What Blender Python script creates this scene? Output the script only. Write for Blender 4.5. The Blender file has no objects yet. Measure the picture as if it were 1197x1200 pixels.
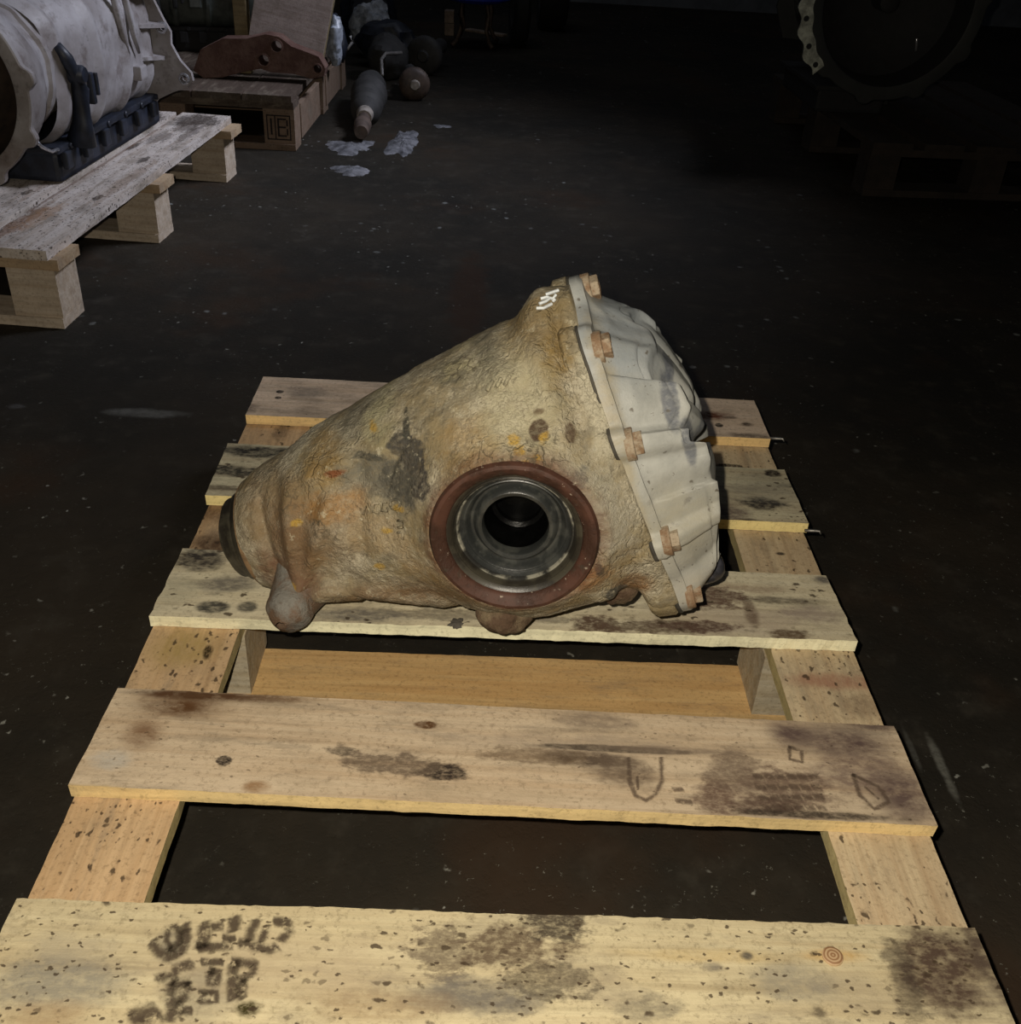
import bpy, bmesh, math, random
import numpy as np
from mathutils import Vector, Matrix
random.seed(7)
PI = math.pi
# ------------------------------------------------------------------ camera
FPX = 1200.0
def _rot(p, y, r):
    cp, sp = math.cos(p), math.sin(p)
    f = np.array([0, cp, -sp]); u = np.array([0, sp, cp]); x = np.array([1., 0, 0])
    Z = np.array([[math.cos(y), -math.sin(y), 0], [math.sin(y), math.cos(y), 0], [0, 0, 1]])
    f, u, x = Z @ f, Z @ u, Z @ x
    return math.cos(r)*x + math.sin(r)*u, -math.sin(r)*x + math.cos(r)*u, f
CX, CU, CF = _rot(.578639895, -.0298813436, .061828887)
CC = np.array([-.0318746580, -.722740596, .886100096])
def ray(px, py): return CF + (px-598.5)/FPX*CX - (py-600)/FPX*CU
def onz(px, py, z=0.0):
    d = ray(px, py); return Vector(CC + (z-CC[2])/d[2]*d)
def ony(px, py, y):
    d = ray(px, py); return Vector(CC + (y-CC[1])/d[1]*d)
sc = bpy.context.scene
cam = bpy.data.objects.new('camera', bpy.data.cameras.new('camera'))
sc.collection.objects.link(cam); sc.camera = cam
M = Matrix.Identity(4)
for i in range(3):
    M[i][0], M[i][1], M[i][2], M[i][3] = CX[i], CU[i], -CF[i], CC[i]
cam.matrix_world = M
cam.data.sensor_fit = 'HORIZONTAL'; cam.data.sensor_width = 36; cam.data.lens = FPX/1197*36
cam.data.clip_start = .01; cam.data.clip_end = 60
# ------------------------------------------------------------------ light
w = bpy.data.worlds.new('world'); sc.world = w; w.use_nodes = True
w.node_tree.nodes['Background'].inputs[0].default_value = (.30, .36, .45, 1)
w.node_tree.nodes['Background'].inputs[1].default_value = .09
vs = sc.view_settings
vs.view_transform = 'Standard'; vs.look = 'None'; vs.gamma = 1; vs.use_curve_mapping = False
vs.exposure = 0.0
def lamp(name, kind, loc, power, col, target=None, **kw):
    l = bpy.data.lights.new(name, kind); l.energy = power; l.color = col
    for k, v in kw.items(): setattr(l, k, v)
    o = bpy.data.objects.new(name, l); sc.collection.objects.link(o); o.location = loc
    if target is not None:
        o.rotation_euler = (Vector(target)-Vector(loc)).to_track_quat('-Z', 'Y').to_euler()
    return o
# the phone's own flash, a few centimetres from the lens
fl = Vector(CC) + Vector(CX)*-.035 + Vector(CU)*.03
lamp('phone_flash', 'POINT', fl, 47, (1, .90, .74), shadow_soft_size=.006)
# daylight falling from an opening up on the far right side, onto the left rows of pallets
lamp('roof_light', 'AREA', (2.2, 2.9, 3.4), 16, (.80, .84, 1.0), (-1.35, 2.3, 0), shape='RECTANGLE', size=1.2, size_y=.8, spread=math.radians(48))

# added fill lamp, no seen source; lifts the black back of the hall
lamp('hall_fill', 'AREA', (-.6, 5.0, 3.9), 9, (.80, .86, 1.0), (-.6, 5.0, 0), shape='RECTANGLE', size=3.0, size_y=2.0)

# ------------------------------------------------------------------ helpers
C = sc.collection
def link(name, me, mat=None, parent=None):
    if mat is not None and not me.materials: me.materials.append(mat)
    o = bpy.data.objects.new(name, me); C.objects.link(o)
    if parent is not None: o.parent = parent
    return o
def tag(o, label=None, cat=None, group=None, kind=None):
    if label: o['label'] = label
    if cat: o['category'] = cat
    if group: o['group'] = group
    if kind: o['kind'] = kind
    return o
def empty(name, loc, rz=0):
    o = bpy.data.objects.new(name, None); C.objects.link(o); o.location = loc
    o.rotation_euler = (0, 0, rz); o.empty_display_size = .05
    return o
def from_bm(name, bm, mat, parent=None, smooth=False):
    bmesh.ops.recalc_face_normals(bm, faces=bm.faces[:])
    me = bpy.data.meshes.new(name); bm.to_mesh(me); bm.free()
    if smooth:
        for p in me.polygons: p.use_smooth = True
    return link(name, me, mat, parent)
def autosmooth(o, ang=35):
    me = o.data
    for p in me.polygons: p.use_smooth = True
    bm = bmesh.new(); bm.from_mesh(me)
    for e in bm.edges:
        if len(e.link_faces) == 2 and e.calc_face_angle(0) > math.radians(ang): e.smooth = False
    bm.to_mesh(me); bm.free()
    return o
def grid_mesh(P, closed_u=False, closed_v=False):
    """P: (nu, nv, 3) array -> mesh"""
    nu, nv = P.shape[:2]
    me = bpy.data.meshes.new('m')
    idx = np.arange(nu*nv).reshape(nu, nv)
    a = idx if closed_u else idx[:-1]
    b = np.roll(idx, -1, 0) if closed_u else idx[1:]
    if closed_v:
        f = np.stack([a, b, np.roll(b, -1, 1), np.roll(a, -1, 1)], -1).reshape(-1, 4)
    else:
        f = np.stack([a[:, :-1], b[:, :-1], b[:, 1:], a[:, 1:]], -1).reshape(-1, 4)
    me.from_pydata(P.reshape(-1, 3).tolist(), [], f.tolist())
    for p in me.polygons: p.use_smooth = True
    return me
# numpy value noise
def _h(ix, iy, iz):
    n = (ix*374761393 + iy*668265263 + iz*2147483647 + 1013904223) & 0xffffffff
    n = ((n ^ (n >> 13))*1274126177) & 0xffffffff
    return ((n ^ (n >> 16)) & 0xffff)/65535.0
def vnoise(P, s, seed=0):
    q = np.asarray(P, float)*s + 1000 + seed*17.3
    i = np.floor(q).astype(np.int64); f = q-i; f = f*f*(3-2*f)
    r = 0
    for dx in (0, 1):
        for dy in (0, 1):
            for dz in (0, 1):
                wgt = (f[..., 0] if dx else 1-f[..., 0])*(f[..., 1] if dy else 1-f[..., 1])*(f[..., 2] if dz else 1-f[..., 2])
                r = r + wgt*_h(i[..., 0]+dx, i[..., 1]+dy, i[..., 2]+dz)
    return r*2-1
def fbm(P, s, o=4, seed=0):
    r = 0; a = 1; t = 0
    for k in range(o):
        r = r + a*vnoise(P, s*2**k, seed+k); t += a; a *= .5
    return r/t
def sstep(a, b, x):
    t = np.clip((x-a)/(b-a), 0, 1); return t*t*(3-2*t)
# ------------------------------------------------------------------ node materials
def mk_group_blob():
    g = bpy.data.node_groups.new('Blob', 'ShaderNodeTree')
    for n, t in (('Vector', 'NodeSocketVector'), ('Center', 'NodeSocketVector'), ('Inv', 'NodeSocketVector'), ('Wobble', 'NodeSocketFloat'), ('Scale', 'NodeSocketFloat'), ('Soft', 'NodeSocketFloat'), ('Strength', 'NodeSocketFloat')):
        g.interface.new_socket(n, in_out='INPUT', socket_type=t)
    g.interface.new_socket('Fac', in_out='OUTPUT', socket_type='NodeSocketFloat')
    N = g.nodes; L = g.links
    i = N.new('NodeGroupInput'); o = N.new('NodeGroupOutput')
    s = N.new('ShaderNodeVectorMath'); s.operation = 'SUBTRACT'; L.new(i.outputs['Vector'], s.inputs[0]); L.new(i.outputs['Center'], s.inputs[1])
    m = N.new('ShaderNodeVectorMath'); m.operation = 'MULTIPLY'; L.new(s.outputs[0], m.inputs[0]); L.new(i.outputs['Inv'], m.inputs[1])
    le = N.new('ShaderNodeVectorMath'); le.operation = 'LENGTH'; L.new(m.outputs[0], le.inputs[0])
    ns = N.new('ShaderNodeTexNoise'); ns.inputs['Detail'].default_value = 5; ns.inputs['Roughness'].default_value = .65
    st_ = N.new('ShaderNodeVectorMath'); st_.operation = 'MULTIPLY'; L.new(i.outputs['Vector'], st_.inputs[0]); st_.inputs[1].default_value = (.55, 1, 1)
    L.new(st_.outputs[0], ns.inputs['Vector']); L.new(i.outputs['Scale'], ns.inputs['Scale'])
    sc4 = N.new('ShaderNodeMath'); sc4.operation = 'MULTIPLY'; L.new(i.outputs['Scale'], sc4.inputs[0]); sc4.inputs[1].default_value = 3.7
    n4 = N.new('ShaderNodeTexNoise'); n4.inputs['Detail'].default_value = 6; n4.inputs['Roughness'].default_value = .7
    L.new(st_.outputs[0], n4.inputs['Vector']); L.new(sc4.outputs[0], n4.inputs['Scale'])
    er = N.new('ShaderNodeMapRange'); L.new(n4.outputs['Fac'], er.inputs['Value']); er.inputs['From Min'].default_value = .36; er.inputs['From Max'].default_value = .56; er.inputs['To Min'].default_value = .55
    a = N.new('ShaderNodeMath'); a.operation = 'SUBTRACT'; L.new(ns.outputs['Fac'], a.inputs[0]); a.inputs[1].default_value = .5
    b = N.new('ShaderNodeMath'); b.operation = 'MULTIPLY_ADD'; L.new(a.outputs[0], b.inputs[0]); L.new(i.outputs['Wobble'], b.inputs[1]); L.new(le.outputs['Value'], b.inputs[2])
    lo = N.new('ShaderNodeMath'); lo.operation = 'SUBTRACT'; lo.inputs[0].default_value = 1; L.new(i.outputs['Soft'], lo.inputs[1])
    r = N.new('ShaderNodeMapRange'); r.interpolation_type = 'SMOOTHSTEP'
    L.new(b.outputs[0], r.inputs['Value']); r.inputs['From Max'].default_value = 1.0; L.new(lo.outputs[0], r.inputs['From Min'])
    L.new(i.outputs['Strength'], r.inputs['To Min']); r.inputs['To Max'].default_value = 0
    fm = N.new('ShaderNodeMath'); fm.operation = 'MULTIPLY'; L.new(r.outputs['Result'], fm.inputs[0]); L.new(er.outputs['Result'], fm.inputs[1])
    L.new(fm.outputs[0], o.inputs[0])
    return g
GB = mk_group_blob()
class Mat:
    def __init__(s, name, coord='Object', seed=0):
        s.m = bpy.data.materials.new(name); s.m.use_nodes = True
        s.N = s.m.node_tree.nodes; s.L = s.m.node_tree.links
        s.p = s.N['Principled BSDF']
        s.tc = s.N.new('ShaderNodeTexCoord').outputs[coord]
        s.seed = Vector((seed*1.37, seed*2.11, seed*.73))
        s.v = s.map(s.tc, loc=s.seed) if seed else s.tc
    def n(s, t, **kw):
        x = s.N.new('ShaderNode'+t)
        for k, v in kw.items(): setattr(x, k, v)
        return x
    def map(s, v, loc=(0, 0, 0), scale=(1, 1, 1), rot=(0, 0, 0)):
        x = s.n('Mapping'); s.L.new(v, x.inputs[0]); x.inputs[1].default_value = loc
        x.inputs[2].default_value = rot; x.inputs[3].default_value = scale; return x.outputs[0]
    def noise(s, scale, det=4, rough=.6, stretch=None, dist=0, off=0):
        v = s.v
        if stretch or off: v = s.map(v, scale=stretch or (1, 1, 1), loc=(off, off*.7, off*.3))
        x = s.n('TexNoise'); s.L.new(v, x.inputs['Vector']); x.inputs['Scale'].default_value = scale
        x.inputs['Detail'].default_value = det; x.inputs['Roughness'].default_value = rough; x.inputs['Distortion'].default_value = dist
        return x.outputs['Fac']
    def voro(s, scale, feature='F1', stretch=None, warp=0):
        v = s.v
        if warp:
            x = s.n('TexNoise'); s.L.new(v, x.inputs['Vector']); x.inputs['Scale'].default_value = scale*1.3; x.inputs['Detail'].default_value = 3
            a = s.n('VectorMath', operation='MULTIPLY_ADD'); s.L.new(x.outputs['Color'], a.inputs[0]); a.inputs[1].default_value = (warp,)*3; s.L.new(v, a.inputs[2]); v = a.outputs[0]
        if stretch: v = s.map(v, scale=stretch)
        x = s.n('TexVoronoi', feature=feature); s.L.new(v, x.inputs['Vector']); x.inputs['Scale'].default_value = scale
        return x
    def rng(s, f, a, b, c=0, d=1, smooth=True):
        x = s.n('MapRange'); x.interpolation_type = 'SMOOTHSTEP' if smooth else 'LINEAR'
        s.L.new(f, x.inputs['Value'])
        flip = a > b
        if flip: a, b, c, d = b, a, d, c
        for k, v in zip(('From Min', 'From Max', 'To Min', 'To Max'), (a, b, c, d)):
            x.inputs[k].default_value = v
        return x.outputs['Result']
    def mul(s, a, b, op='MULTIPLY'):
        x = s.n('Math', operation=op)
        for i, q in enumerate((a, b)):
            if isinstance(q, (int, float)): x.inputs[i].default_value = q
            else: s.L.new(q, x.inputs[i])
        x.use_clamp = op in ('ADD', 'MULTIPLY'); return x.outputs[0]
    def mix(s, f, a, b, mode='MIX'):
        x = s.n('Mix', data_type='RGBA', blend_type=mode)
        for q, i in ((f, 0), (a, 6), (b, 7)):
            if isinstance(q, (int, float)): x.inputs[i].default_value = q
            elif isinstance(q, tuple): x.inputs[i].default_value = (*q[:3], 1)
            else: s.L.new(q, x.inputs[i])
        return x.outputs[2]
    def blob(s, c, r, wob=.8, scale=40, soft=.5, st=1):
        x = s.N.new('ShaderNodeGroup'); x.node_tree = GB; s.L.new(s.tc, x.inputs[0])
        x.inputs[1].default_value = c; x.inputs[2].default_value = tuple(1/q for q in r)
        for k, v in zip(range(3, 7), (wob, scale, soft, st)): x.inputs[k].default_value = v
        return x.outputs[0]
    def out(s, col, rough=.7, metal=0, bump=None, bd=.001, bs=1, spec=.5):
        for q, k in ((col, 'Base Color'), (rough, 'Roughness'), (metal, 'Metallic')):
            if isinstance(q, (int, float)): s.p.inputs[k].default_value = q
            elif isinstance(q, tuple): s.p.inputs[k].default_value = (*q[:3], 1)
            else: s.L.new(q, s.p.inputs[k])
        s.p.inputs['Specular IOR Level'].default_value = spec
        if bump is not None:
            b = s.n('Bump'); b.inputs['Distance'].default_value = bd; b.inputs['Strength'].default_value = bs
            s.L.new(bump, b.inputs['Height']); s.L.new(b.outputs[0], s.p.inputs['Normal'])
        return s.m
def srgb(r, g, b):
    f = lambda c: (c/255/12.92) if c/255 <= .04045 else ((c/255+.055)/1.055)**2.4
    return (f(r), f(g), f(b))
def simple(name, col, rough=.6, metal=0, var=.35, scale=30, bd=.0006, spec=.5):
    m = Mat(name); n = m.noise(scale, 6, .65); n2 = m.noise(scale*6, 3)
    c = m.mix(m.rng(n, .3, .7), tuple(x*(1-var) for x in col), tuple(min(1, x*(1+var)) for x in col))
    return m.out(c, rough, metal, m.mul(n, n2, 'ADD'), bd, spec=spec)
def wood(name, base, dark, blobs=(), seed=1, specks=.5, dirt=.3, rough=.75, dotcol=(.05, .032, .018), grain=1.0):
    m = Mat(name, seed=seed)
    g = m.noise(9, 6, .6, stretch=(.35, 7, 7), dist=.6)
    g2 = m.noise(60, 4, .6, stretch=(.08, 2.5, 2.5))
    fac = m.mul(m.rng(g, .35, .72), .8*grain)
    col = m.mix(fac, base, dark)
    col = m.mix(m.mul(m.rng(g2, .45, .75), .35), col, tuple(x*.6 for x in dark))
    big = m.noise(5, 5, .7, off=3)
    col = m.mix(m.mul(m.rng(big, .48, .75), dirt), col, (.10, .085, .065))
    smud = m.noise(13, 7, .75, stretch=(.5, 1, 1), off=14)
    col = m.mix(m.mul(m.rng(smud, .53, .66), .55*(.3+dirt)), col, (.17, .14, .105))
    pale = m.noise(7, 4, .6, off=9)
    col = m.mix(m.mul(m.rng(pale, .55, .8), .35), col, tuple(min(1, x*1.25) for x in base))
    col = m.mix(m.mul(m.rng(m.noise(170, 5, .75, off=2), .50, .68), .5), col, tuple(x*.45 for x in dark))
    col = m.mix(m.mul(m.rng(m.noise(24, 6, .75, stretch=(.3, 1.4, 1), off=7), .50, .68), .6*(.4+dirt)), col, (.20, .165, .125))
    for b in blobs:
        c, r, bc, st, wob, scl, soft = b
        f = m.blob(c, r, wob, scl, soft, st)
        col = m.mix(f, col, bc)
    if specks > 0:
        for sc_, th, size, k in ((75, .82, .30, 1), (170, .78, .33, 2), (36, .90, .20, 3), (110, .86, .36, 4)):
            vn = m.voro(sc_, warp=.9/sc_, stretch=(.7, 1.25, 1))
            sep = m.n('SeparateColor'); m.L.new(vn.outputs['Color'], sep.inputs[0])
            pick = m.rng(m.mul(sep.outputs[k % 3], m.mul(m.rng(m.noise(6, 5, .7, off=k*5), .46, .66), .44), 'ADD'), 1-(1-th)*specks+.09, 1-(1-th)*specks+.14)
            near = m.rng(vn.outputs['Distance'], size, size*.55)
            col = m.mix(m.mul(m.mul(pick, near), .85), col, dotcol)
    bump = m.mul(m.mul(g2, .5), m.mul(m.noise(220, 4, .7), .5), 'ADD')
    return m.out(col, rough, 0, bump, .0012, .8, spec=.25)
# ------------------------------------------------------------------ generic shapes
def board(name, quad, ztop, th, mat, side=None, parent=None, seed=0, wob=.0012, nx=70, ny=10, axis=None, end=None):
    """slab from four top corners (xy); x runs along the longer side; slightly ragged edges"""
    q = [np.array((p[0], p[1])) for p in quad]      # back-left, back-right, front-right, front-left (any winding)
    if np.linalg.norm(q[1]-q[0]) < .9*np.linalg.norm(q[0]-q[3]):
        q = [q[3], q[0], q[1], q[2]]
    cen = sum(q)/4
    ax = ((q[1]-q[0]) + (q[2]-q[3]))/2
    ay = ((q[0]-q[3]) + (q[1]-q[2]))/2
    ang = math.atan2(ax[1], ax[0])
    R = np.array([[math.cos(ang), math.sin(ang)], [-math.sin(ang), math.cos(ang)]])
    ql = [R @ (p-cen) for p in q]
    u = np.linspace(0, 1, nx+1); v = np.linspace(0, 1, ny+1)
    U, V = np.meshgrid(u, v, indexing='ij')
    XY = (ql[3][None, None]*((1-U)*(1-V))[..., None] + ql[2][None, None]*(U*(1-V))[..., None] + ql[0][None, None]*((1-U)*V)[..., None] + ql[1][None, None]*(U*V)[..., None])
    sd = np.array([seed*3.1, seed*1.7, 0])
    def edge(XYa, z):
        P = np.concatenate([XYa, np.full(XYa.shape[:2]+(1,), z)], -1)
        n = fbm(P+sd, 25, 4, seed)
        n2 = fbm(P*np.array([1, 1, 6.])+sd, 90, 3, seed+3)
        e = ((V == 0)*-1.0 + (V == 1)*1.0)
        P[..., 1] += e*(n*wob*.7+n2*wob*.9)
        e = ((U == 0)*-1.0 + (U == 1)*1.0)
        P[..., 0] += e*(n2*wob*1.2)
        return P
    T = edge(XY, ztop); B = edge(XY, ztop-th)
    T[..., 2] += fbm(T*np.array([.4, 1, 1])+sd, 9, 3, seed+9)*wob*.5 - (1-np.minimum(1, 8*np.minimum(V, 1-V)))*.0
    bm = bmesh.new()
    n0 = (nx+1)*(ny+1)
    vt = [bm.verts.new(p) for p in T.reshape(-1, 3)]; vb = [bm.verts.new(p) for p in B.reshape(-1, 3)]
    I = np.arange(n0).reshape(nx+1, ny+1)
    for i in range(nx):
        for j in range(ny):
            bm.faces.new([vt[I[i, j]], vt[I[i+1, j]], vt[I[i+1, j+1]], vt[I[i, j+1]]])
    # a coarse underside
    ring = [I[i, 0] for i in range(nx+1)] + [I[nx, j] for j in range(1, ny+1)] + [I[i, ny] for i in range(nx-1, -1, -1)] + [I[0, j] for j in range(ny-1, 0, -1)]
    for a, b in zip(ring, ring[1:]+ring[:1]):
        f = bm.faces.new([vt[b], vt[a], vb[a], vb[b]]); f.material_index = 1
    inner = [vb[k] for k in range(n0) if k not in set(ring)]
    for vv in inner: bm.verts.remove(vv)
    f = bm.faces.new([vb[k] for k in reversed(ring)]); f.material_index = 1
    me = bpy.data.meshes.new(name); bm.to_mesh(me); bm.free()
    me.materials.append(mat); me.materials.append(side or mat)
    o = link(name, me, None, parent)
    o.location = (cen[0], cen[1], 0); o.rotation_euler = (0, 0, ang)
    if parent is not None:
        o.matrix_local = parent_inv(parent) @ Matrix.Translation((cen[0], cen[1], 0)) @ Matrix.Rotation(ang, 4, 'Z')
    return o
def parent_inv(p):
    m = Matrix.Translation(p.location) @ p.rotation_euler.to_matrix().to_4x4()
    return m.inverted()
def lathe_pts(prof, n=48, axis='Y', wob=None):
    """prof: [(r, h)] around axis"""
    t = np.linspace(0, 2*PI, n, endpoint=False)
    P = np.zeros((len(prof), n, 3))
    for i, (r, h) in enumerate(prof):
        a, b = r*np.cos(t), r*np.sin(t)
        if axis == 'Y': P[i] = np.stack([a, np.full(n, h), b], -1)
        elif axis == 'X': P[i] = np.stack([np.full(n, h), a, b], -1)
        else: P[i] = np.stack([a, b, np.full(n, h)], -1)
    return P
def lathe(name, prof, mat, parent=None, n=48, axis='Y', mtx=None, sharp=35):
    me = grid_mesh(lathe_pts(prof, n, axis), closed_v=True)
    bm = bmesh.new(); bm.from_mesh(me)
    bmesh.ops.remove_doubles(bm, verts=bm.verts[:], dist=1e-6)
    bmesh.ops.recalc_face_normals(bm, faces=bm.faces[:])
    if mtx is not None: bm.transform(mtx)
    bm.to_mesh(me); bm.free(); me.name = name
    o = link(name, me, mat, parent); autosmooth(o, sharp); return o
def box_bm(bm, c, s, rz=0, mtx=None, bev=0):
    r = bmesh.ops.create_cube(bm, size=1)
    vs_ = r['verts']
    bmesh.ops.scale(bm, vec=s, verts=vs_)
    if bev:
        es = list({e for v in vs_ for e in v.link_edges})
        g = bmesh.ops.bevel(bm, geom=es, offset=bev, segments=2, affect='EDGES', profile=.6)
        vs_ = list({v for f in g['faces'] for v in f.verts} | set(v for v in vs_ if v.is_valid))
    bmesh.ops.transform(bm, matrix=(mtx or Matrix.Translation(c) @ Matrix.Rotation(rz, 4, 'Z')), verts=vs_)
    return vs_
def box(name, c, s, mat, parent=None, rz=0, bev=.002, mtx=None):
    bm = bmesh.new(); box_bm(bm, c, s, rz, mtx, bev)
    return from_bm(name, bm, mat, parent)
def tube_bm(bm, pts, rad, n=12, cap=True):
    pts = [Vector(p) for p in pts]; rings = []
    up = Vector((0, 0, 1))
    for i, p in enumerate(pts):
        d = (pts[min(i+1, len(pts)-1)]-pts[max(i-1, 0)]).normalized()
        a = d.cross(up)
        if a.length < .1: a = d.cross(Vector((1, 0, 0)))
        a.normalize(); b = a.cross(d)
        r = rad[i] if isinstance(rad, (list, tuple)) else rad
        rings.append([bm.verts.new(p+(a*math.cos(t)+b*math.sin(t))*r) for t in np.linspace(0, 2*PI, n, endpoint=False)])
    for r0, r1 in zip(rings, rings[1:]):
        for k in range(n): bm.faces.new([r0[k], r0[(k+1) % n], r1[(k+1) % n], r1[k]])
    if cap:
        bm.faces.new(rings[0][::-1]); bm.faces.new(rings[-1])
def prism(name, poly, th, mat, parent=None, mtx=None, holes=(), bev=0, smooth=35):
    """polygon in XZ, thickness along +Y, round through-holes (x, z, r)"""
    import mathutils.geometry as mg
    loops = [[Vector((x, z)) for x, z in poly]]
    for hx, hz, r in holes:
        loops.append([Vector((hx+r*math.cos(t), hz+r*math.sin(t))) for t in np.linspace(0, 2*PI, 14, endpoint=False)])
    tri = mg.tessellate_polygon([[v.to_3d() for v in l] for l in loops])
    flat = [v for l in loops for v in l]
    bm = bmesh.new()
    f = [bm.verts.new((v.x, 0, v.y)) for v in flat]; b = [bm.verts.new((v.x, th, v.y)) for v in flat]
    for t in tri:
        try: bm.faces.new([f[i] for i in t]); bm.faces.new([b[i] for i in reversed(t)])
        except ValueError: pass
    k = 0
    for l in loops:
        n = len(l)
        for i in range(n): bm.faces.new([f[k+i], f[k+(i+1) % n], b[k+(i+1) % n], b[k+i]])
        k += n
    if bev:
        es = [e for e in bm.edges if len(e.link_faces) == 2 and e.calc_face_angle(0) > .9]
        bmesh.ops.bevel(bm, geom=es, offset=bev, segments=2, affect='EDGES')
    if mtx is not None: bm.transform(mtx)
    o = from_bm(name, bm, mat, parent); autosmooth(o, smooth); return o
# ------------------------------------------------------------------ room
mf = Mat('stained_concrete_floor')
n1 = mf.noise(1.3, 6, .65); n2 = mf.noise(14, 6, .7); n3 = mf.noise(2.2, 4, .6, off=4)
col = mf.mix(mf.rng(n1, .35, .7), (.017, .0155, .0125), (.034, .027, .019))
col = mf.mix(mf.mul(mf.rng(n2, .5, .75), .55), col, (.052, .046, .036))
col = mf.mix(mf.mul(mf.rng(n3, .56, .72), .6), col, (.040, .023, .013))
for s_, th_, c_ in ((70, .93, (.26, .26, .23)), (160, .88, (.17, .17, .145)), (28, .95, (.16, .165, .155))):
    vn = mf.voro(s_, warp=.02)
    sp = mf.n('SeparateColor'); mf.L.new(vn.outputs['Color'], sp.inputs[0])
    col = mf.mix(mf.mul(mf.mul(mf.rng(sp.outputs[0], th_, th_+.02), mf.rng(vn.outputs['Distance'], .28, .10)), mf.rng(mf.noise(3, 3), .35, .65)), col, c_)
def fblob(px, py, rx, ry, c, st, wob=1.2, scl=30, soft=.6):
    global col
    p = onz(px, py); a = onz(px+rx, py)-p; b = onz(px, py-ry)-p
    col = mf.mix(mf.blob(p, (max(a.length, .004), max(b.length, .004), 1), wob, scl, soft, st), col, c_)
for b_ in ((170, 484, 60, 6, (.12, .12, .11), .7), (20, 476, 14, 4, (.1, .1, .1), .5), (550, 345, 30, 60, (.035, .018, .010), .7), (1105, 900, 8, 45, (.16, .16, .14), .7), (1070, 880, 5, 30, (.1, .1, .09), .5)):
    c_ = b_[4]; fblob(*b_)
MFLOOR = mf.out(col, mf.rng(n2, .3, .7, .6, .85), 0, mf.mul(n2, mf.noise(90, 4, .7), 'ADD'), .0025, .7, spec=.12)
def slab(name, c, s, mat, kind='structure'):
    return tag(box(name, c, s, mat, bev=0), kind=kind)
def grid_floor():
    bm = bmesh.new(); bmesh.ops.create_grid(bm, x_segments=40, y_segments=50, size=.5)
    bmesh.ops.scale(bm, vec=(10, 11, 1), verts=bm.verts[:]); bmesh.ops.translate(bm, vec=(0, 3, 0), verts=bm.verts[:])
    return bm
tag(from_bm('floor', grid_floor(), MFLOOR), kind='structure')
MW = simple('grey_plaster_wall', (.09, .10, .115), .85, 0, .3, 4)
MC = simple('dark_ceiling_sheet', (.03, .032, .035), .9, 0, .3, 3)
slab('wall_back', (0, 7.05, 2), (10, .1, 4), MW); slab('wall_left', (-5.05, 3, 2), (.1, 11, 4), MW)
slab('wall_right', (5.05, 3, 2), (.1, 11, 4), MW); slab('wall_front', (0, -2.55, 2), (10, .1, 4), MW)
slab('ceiling', (0, 3, 4.05), (10, 11, .1), MC)

# ------------------------------------------------------------------ main pallet
mid = ((598.5, 800))
ZT, TH = .144, .015
Q = {
 'A': [(20, 1053), (1143, 1087)],
 'B': [(138, 806), (1048, 851), (1099, 968), (80, 920)],
 'C': [(215, 643), (968, 675), (1005, 752), (175, 722)],
 'D': [(267, 520), (919, 551), (948, 614), (241, 581)],
 'E': [(309, 442), (884, 470), (903, 515), (288, 487)]}
q2 = {k: [onz(*p, ZT) for p in v] for k, v in Q.items()}
dA = Vector((0, -.162, 0)); q2['A'] += [q2['A'][1]+dA, q2['A'][0]+dA]
pal = empty('wooden_pallet', (0, .215, 0))
tag(pal, 'pale timber pallet with five broad stained planks under the large casting', 'pallet')
def lblobs(quad, items, z=ZT):
    """(px, py, rx, ry, colour, strength[, wobble, scale, soft]) -> plank-local blobs"""
    q = [np.array((p[0], p[1])) for p in quad]; cen = sum(q)/4
    ax = (q[1]-q[0]) + (q[2]-q[3]); ang = math.atan2(ax[1], ax[0]); ca, sa = math.cos(ang), math.sin(ang)
    res = []
    for it in items:
        px, py, rx, ry, c, st = it[:6]; wob, scl, soft = (list(it[6:]) + [1.0, 40, .7][len(it)-6:])[:3]
        p = onz(px, py, z); a = (onz(px+rx, py, z)-p).length; b = (onz(px, py-ry, z)-p).length
        d = np.array((p.x, p.y))-cen
        res.append(((d[0]*ca+d[1]*sa, -d[0]*sa+d[1]*ca, z), (a*1.1, b*1.15, .2), tuple(v*.8 for v in c) if max(c) < .3 else c, min(1, st*1.2), wob, scl, soft))
    return res
DK = (.045, .032, .024); GR = (.16, .145, .125); BR = (.13, .06, .022); GY = (.22, .21, .185); YE = (.55, .38, .13); PU = (.13, .085, .075)
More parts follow.
